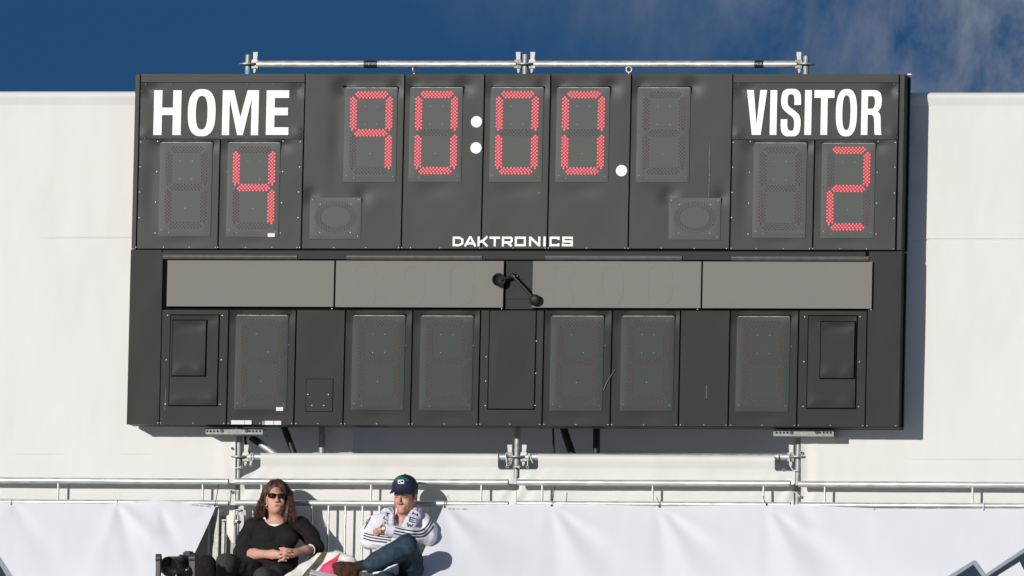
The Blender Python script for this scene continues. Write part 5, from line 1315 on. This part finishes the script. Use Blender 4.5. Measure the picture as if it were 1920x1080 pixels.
# grey t-shirt, jacket
def mtorso(v, g, k=.03):
    v.cap(J(712, 982, -.215), J(789, 980, -.21), .060+g, .060+g, k); v.ell(J(748, 1004, -.225), (.150+g, .105+g, .12+g), k)
    v.ell(J(745, 1045, -.25), (.158+g, .125+g, .12+g), k); v.ell(J(742, 1078, -.26), (.17+g, .13+g, .09+g), k)
bx = (665, 935, 835, 1105)
v = Vol(*bounds(*bx, -.50, -.06), .0048)
mtorso(v, -.008); v.cap(hM(0, 0, -.09), J(755, 968, -.5), .062, .055, .008, 's'); v.mesh('grey_shirt', M['gtee'], man)
v = Vol(*bounds(*bx, -.50, -.06), .0042)
v.chain([J(796, 983, -.21), J(802, 995, -.23), J(803.5, 1007, -.265)], [.062, .062, .058], .03); v.chain([J(803.5, 1007, -.265), J(768, 1001.5, -.365), J(723, 993.4, -.42)], [.058, .049, .0405], .012)
v.plane(J(721.5, 993, -.42), J(715, 992.5, -.42)-J(735, 996, -.40), .07)
mtorso(v, .004)
v.chain([J(775, 962, -.18), J(782, 952, -.195), J(776, 950, -.26)], [.02, .016, .010], .02)       # collar standing up
v.cap(J(757, 966, -.15), J(755, 972, -.55), .052, .060, .010, 's'); v.cap(J(755, 975, -.28), J(752, 1000, -.40), .035, .012, .02, 's')
v.chain([J(705, 983, -.215), J(696, 998, -.24), J(691.5, 1014, -.27)], [.064, .064, .060], .03); v.chain([J(691.5, 1014, -.27), J(718, 1014, -.335), J(748, 1011.5, -.36)], [.058, .050, .040], .012)
jk = v.mesh('jacket', M['jack'], man, lambda V: .0022*n3(V, 34, 21)+.0010*n3(V, 90, 22)-.0042*np.abs(n3(V, 30, 23, (.5, 1, 1.3)))**.8)
bj = bvh_of(jk)
ribbon('sleeve_stripe', [[(683, 999.5), (697, 1003.5), (712, 1006), (734, 1009)], [(682, 1004), (697, 1008.5), (712, 1010.5), (733, 1013)], [(681.5, 1009), (697, 1013.5), (712, 1015.5), (726, 1016.8)],
                         [(694.5, 970), (691, 978), (687, 985), (683.5, 992)], [(690, 974), (686.5, 982)],
                         [(741, 989.5), (756, 993), (776, 996), (790, 995), (800, 987), (807, 975), (809.5, 968)], [(739, 995), (755, 998.5), (776, 1001.5), (792, 1000.5), (804, 990), (810.6, 978), (812.6, 970)], [(737.5, 999.5), (750, 1002.5), (764, 1004.6), (778, 1006.4), (794, 1005.2), (806, 996), (812.6, 986)]], 2.6, bj, M['navy'], man, .0022, split=True)
ribbon('jacket_seam', [[(684, 1030), (695, 1029.4), (706, 1029)]], .7, bj, M['print'], man, .001)
# scarf
bx = (695, 938, 800, 1010)
v = Vol(*bounds(*bx, -.46, -.12), .0036)
fw = (0, 1, .25)
v.chain([J(734, 957, -.22), J(725, 962, -.30), J(719, 974, -.335), J(713, 990, -.36)], [.026, .034, .040, .040], .01, sq=(fw, 1.9)); v.chain([J(737, 957, -.25), J(735, 968, -.325), J(733, 988, -.36)], [.018, .016, .018], .006, sq=(fw, 1.6))
v.chain([J(780, 952, -.22), J(776, 962, -.30), J(766, 976, -.335), J(757, 993, -.36)], [.020, .024, .027, .027], .008, sq=(fw, 1.6)); v.chain([J(785, 957, -.22), J(781, 968, -.295), J(773, 980, -.33), J(768, 994, -.345)], [.024, .030, .034, .034], .008, sq=(fw, 1.9))
sc_ = v.mesh('scarf', M['scarf'], man, lambda V: .0022*n3(V, 80, 31)+.001*n3(V, 200, 32))
bs = bvh_of(sc_)
E_p = lambda x, y, w, h, a, ch: [[(x+(u*w*math.cos(R(a))+(1-t)*h*math.sin(R(a))*-1), y+(u*w*math.sin(R(a))+(1-t)*h*math.cos(R(a)))) for (u, t) in ((q[0], q[1]), (q[2], q[3]))] for q in SEG[ch]]
ribbon('scarf_lettering', E_p(769, 970.5, 11, 7, 14, 'E')+E_p(764, 980, 11, 7, 14, 'W')+E_p(775, 959.6, 9, 6, 20, 'H'), 2.0, bs, M['navy'], man, .0022)
ribbon('scarf_lettering', E_p(723, 961, 9, 5, 22, 'T')+E_p(721, 968, 9, 5, 24, 'L')+E_p(719, 976.5, 8, 4.5, 24, 'I')+E_p(716, 983, 7, 4, 24, 'V')+[[(737.6, 953), (740, 962), (742, 975), (743.5, 983)]], 1.7, bs, M['navy'], man, .0022)
# watch
s = MB(); c_ = Vector(J(717.2, 993, -.412)); ax = Vector(J(709, 995, -.405)-J(724, 993, -.41)).normalized(); a_ = ax.cross(Vector((0, 0, 1))).normalized(); b_ = a_.cross(ax)
for o_ in (-.004, 0, .004): s.tube([c_+ax*o_+(a_*math.cos(2*math.pi*i/20)*.024+b_*math.sin(2*math.pi*i/20)*.0285) for i in range(21)], .0035, 6, caps=False)
fc = Vector(J(718.5, 990.5, -.442)); s.disc(fc, (ray(718, 991)*-1/FPX).tolist(), .0155, .008, 16, 0); s.disc(fc+Vector((.0008, -.004, -.0004)), (ray(718, 991)*-1/FPX).tolist(), .012, .002, 16, 1); s.build('watch', [M['gold'], M['tee']], man)
# jeans, sock, shoes
bx = (650, 992, 806, 1290)
v = Vol(*bounds(*bx, -.86, -.10), .006)
v.ell(J(744, 1090, -.26), (.175, .14, .085), .03)
v.chain([J(772, 1082, -.30), J(770, 1052, -.46), J(763, 1023, -.62)], [.088, .084, .074], .02)
v.chain([J(763, 1023, -.62), J(738, 1037, -.63), J(712, 1050, -.62), J(692, 1060, -.60)], [.074, .074, .068, .055], .02); v.plane(J(684, 1061, -.60), J(680, 1066, -.60)-J(700, 1056, -.61), .10)
v.chain([J(718, 1096, -.30), J(722, 1094, -.5), J(722, 1092, -.66)], [.088, .082, .070], .02); v.chain([J(722, 1092, -.66), J(720, 1130, -.66), J(720, 1180, -.66)], [.070, .062, .058], .02)
v.mesh('jeans', M['jean'], man, lambda V: .0030*n3(V, 24, 41)+.0010*n3(V, 70, 42)-.0055*np.abs(n3(V, 24, 43, (.8, 1, 1.2)))**.8)
s = MB(); s.tube([J(694, 1059, -.60), J(680, 1060, -.60), J(666, 1063, -.60)], [.043, .037, .034], 16); s.build('sock', M['sock'], man)
bx = (605, 1040, 690, 1110)
v = Vol(*bounds(*bx, -.75, -.50), .0045)
v.chain([J(664, 1066, -.60), J(652, 1066, -.61), J(638, 1064, -.63), J(628, 1061, -.645)], [.043, .044, .037, .022], .02); v.chain([J(664, 1078, -.60), J(645, 1078, -.62), J(632, 1070, -.64)], [.030, .032, .026], .02)
v.cap(J(672, 1056, -.6), J(682, 1050, -.6), .036, .04, .008, 's'); v.mesh('shoe', M['shoe'], man, lambda V: .0015*n3(V, 60, 51))
s = MB(); p = P(720, 1210, -.70); p.z = seatZ-.44+.045; s.tube([p+Vector((0, .09, .0)), p+Vector((0, -.02, .005)), p+Vector((0, -.13, -.008)), p+Vector((0, -.17, -.014))], [.04, .045, .036, .02], 12); s.tube([p+Vector((0, .05, .02)), p+Vector((0, .05, .2))], [.05, .045], 12); s.build('shoe', M['shoe'], man)

# ------------------------------------------------------------------ things around them
M['bagw'] = mat('cream_canvas', (0.72, 0.70, 0.66), 0.8, var=0.06, vscale=20, bump=.3, bscale=160)
M['pink'] = mat('pink_print', (0.62, 0.055, 0.14), 0.7, var=.08, vscale=30)
M['olive'] = mat('olive_strap', (0.085, 0.075, 0.045), 0.8, var=.25, vscale=40)
M['teal'] = mat('teal_cloth', (0.0, 0.20, 0.19), 0.7, var=.15, vscale=40)
bx = (525, 1024, 695, 1125)
v = Vol(*bounds(*bx, -.66, -.22), .005)
sl = (0, 1, .5)
v.chain([J(540, 1088, -.50), J(575, 1072, -.42), J(604, 1054, -.38)], [.045, .060, .062], .03, sq=(sl, 1.3)); v.chain([J(604, 1054, -.38), J(630, 1051, -.38), J(654, 1056, -.40)], [.062, .064, .058], .03, sq=(sl, 1.2)); v.chain([J(590, 1085, -.46), J(630, 1075, -.45), J(662, 1072, -.44)], [.075, .085, .065], .03, sq=(sl, 1.3))
bag = empty('cloth_bag', P(610, 1096, -.42), 'cream cloth bag with a pink star point and olive stripe between woman and man', 'bag')
bm_ = v.mesh('bag_body', M['bagw'], bag, lambda V: .0015*n3(V, 40, 61)-.003*np.abs(n3(V, 26, 62)))
bb_ = bvh_of(bm_)
decal('bag_stripe', [[(562, 1084), (586, 1058), (604, 1036), (613.5, 1037), (606, 1052), (592, 1070), (580, 1088)]], bb_, M['olive'], bag, .6, .003)
decal('bag_star', [[(638, 1037.4), (631, 1054), (634, 1085), (592, 1085), (597, 1071), (607, 1058), (622, 1049)]], bb_, M['pink'], bag, .6, .003)
decal('bag_trim', [[(609, 1030), (628, 1030), (625, 1034.6), (612, 1036.8)]], bb_, M['teal'], bag, .8, .003)
pap = empty('leaflets', P(604, 1090, -.62), 'loose white and blue printed leaflets at the foot of the cloth bag', 'leaflet')
for k, (m_, dy) in enumerate((('tee', 0), ('print', 2.6), ('tee', 4.6), ('navy', 7))):
    s = MB(); a, b = J(583-k, 1068+dy+k, -.60), J(640+2*k, 1080+dy, -.60); a2, b2 = J(580, 1075+dy, -.74), J(637, 1087+dy, -.74)
    s.add([a, b, b2, a2, a-np.array((0, 0, .003)), b-np.array((0, 0, .003)), b2-np.array((0, 0, .003)), a2-np.array((0, 0, .003))], [(0, 3, 2, 1), (4, 5, 6, 7), (0, 1, 5, 4), (3, 7, 6, 2), (0, 4, 7, 3), (1, 2, 6, 5)]); s.build('sheet_of_paper', M[m_], pap)
# rounded black bag at the woman's other side
bx = (352, 1026, 425, 1135)
v = Vol(*bounds(*bx, -.62, -.24), .006)
v.chain([J(385, 1062, -.44), J(384, 1112, -.44)], [.080, .095], .03, sq=((0, 1, 0), 1.2)); v.cap(J(372, 1075, -.47), J(372, 1110, -.47), .05, .06, .03)
bk = v.mesh('backpack', M['knit'], None, lambda V: .003*n3(V, 40, 71)); tag(bk, 'rounded black backpack standing between the left banner and the woman', 'backpack')
s = MB(); a, b = P(436.5, 1045, -.50), P(446, 1053, -.50); s.tube([a, (a+b)/2+Vector((0, -.01, .002)), b], [.011, .013, .009], 8); tq = s.build('cloth_tag', M['teal'], wom)

# ------------------------------------------------------------------ camera on a gimbal head in front of the left banner
YC = -1.0
dsl = empty('photo_camera', P(330, 1075, YC), 'black photo camera with a big telephoto lens on a gimbal head', 'camera')
M['cam'] = mat('camera_black', (0.012, 0.012, 0.013), 0.45, var=.25, vscale=60, bump=.1, bscale=300)
M['grip'] = mat('camera_rubber', (0.016, 0.015, 0.016), 0.75, var=.2, vscale=120)
M['glass'] = mat('lens_glass', (0.004, 0.007, 0.006), 0.08, spec=.8, var=.1)
M['gim'] = mat('gimbal_metal', (0.050, 0.040, 0.045), 0.5, metal=.3, var=.2, vscale=50)
f0, f1 = Vector(P(317, 1063, YC-.16)), Vector(P(350, 1052, YC+.06)); ax = (f1-f0).normalized()
def at_(t, dx=0, dz=0): return f0+(f1-f0)*t+Vector((dx, 0, dz))
def barrel(name, segs, m):
    s = MB(); s.tube([at_(t) for t, r in segs], [r*U for t, r in segs], 28, caps=True); return s.build(name, M[m], dsl)
s = MB(); n = 28; a_ = ax.cross(Vector((0, 0, 1))).normalized(); b_ = a_.cross(ax); vs_ = []; fs = []
prof = [(.42, 15.5), (.05, 19.5), (0, 19.8), (0, 18.4), (.06, 17.6), (.34, 13.5), (.34, 0.01)]
for t, r in prof:
    for j in range(n):
        w = 2*math.pi*j/n; vs_.append(at_(t)+(a_*math.cos(w)+b_*math.sin(w))*r*U)
for i in range(len(prof)-1):
    for j in range(n): fs.append((i*n+j, i*n+(j+1) % n, (i+1)*n+(j+1) % n, (i+1)*n+j))
s.add(vs_, fs, 0, True); s.build('lens_hood', M['cam'], dsl)
s = MB(); s.disc(at_(.325), ax, 12.6*U, .004, 28); s.build('front_glass', M['glass'], dsl)
barrel('lens_barrel', [(.40, 15), (.55, 14.4), (.57, 13.2), (.70, 13.2), (.72, 14.4), (.86, 14), (.88, 11.5), (1.05, 11)], 'cam'); barrel('zoom_ring', [(.58, 13.9), (.69, 13.9)], 'grip'); barrel('lens_ring', [(.74, 14.7), (.77, 14.7)], 'gim')
Rc = Matrix((( a_.x, ax.x, 0), (a_.y, ax.y, 0), (0, 0, 1)))
s = MB(); c_ = at_(1.06, .006, .004); s.box(c_+Vector((0, 0, -.004)), (.056, .030, .040), Rc); s.box(c_+Vector((-.036*a_.x*-1, 0, -.01)), (.015, .04, .036), Rc); s.build('camera_body', M['cam'], dsl)
s = MB(); s.box(c_+Vector((0, 0, .042)), (.026, .034, .010), Rc); s.box(c_+Vector((0, 0, .054)), (.017, .028, .006), Rc); s.build('viewfinder_hump', M['cam'], dsl)
s = MB(); s.disc(c_+Vector((.042*a_.x, .042*a_.y, .041)), (0, 0, 1), .012, .012, 14); s.build('dial', M['grip'], dsl)
s = MB(); q = at_(.80, 0, -.075); s.box(q, (.014, .06, .022), Rc); s.box(q+Vector((0, 0, -.03)), (.03, .085, .009), Rc); s.build('lens_foot', M['gim'], dsl)
for (x, y0, w) in ((297.5, 1041, 11), (361.5, 1041, 15)):
    p = P(x, y0+6, YC-.02); s = MB(); s.disc(p, (1, 0, 0), 8.5*U, w*U*.8, 20); s.bb(p.x-w*U*.36, p.x+w*U*.36, p.y-.022, p.y+.022, p.z-.26, p.z-.01); s.build('gimbal_arm', M['gim'], dsl)
s = MB(); p, q = P(297.5, 1112, YC-.02), P(361.5, 1112, YC-.02); s.bb(p.x, q.x, YC-.045, YC+.005, p.z-.012, p.z+.012); s.build('gimbal_base', M['gim'], dsl)
s = MB(); p = P(345, 1072, YC-.03); q = P(335, 1064, YC-.03)
for (x, y) in ((342, 1063), (336, 1073), (306, 1072)):
    p = P(x, y, YC-.07); s.tube([p+Vector((-.012, 0, 0)), p+Vector((.012, 0, 0))], .009, 10)
s.build('knob', M['gim'], dsl)
ft = (P(297.5, 1112, YC)+P(361.5, 1112, YC))/2; s = MB(); s.tube([ft, ft+Vector((0, 0, -.16))], .02, 12); s.build('centre_column', M['gim'], dsl)
fl_z = seatZ-.44
for k in range(3):
    w = 2*math.pi*k/3+.4; top_ = ft+Vector((0, 0, -.06)); r_ = .16; s = MB(); s.tube([top_, Vector((ft.x+r_*math.cos(w), ft.y+r_*math.sin(w)*.9, fl_z+.01))], .013, 10); s.build('leg', M['gim'], dsl)
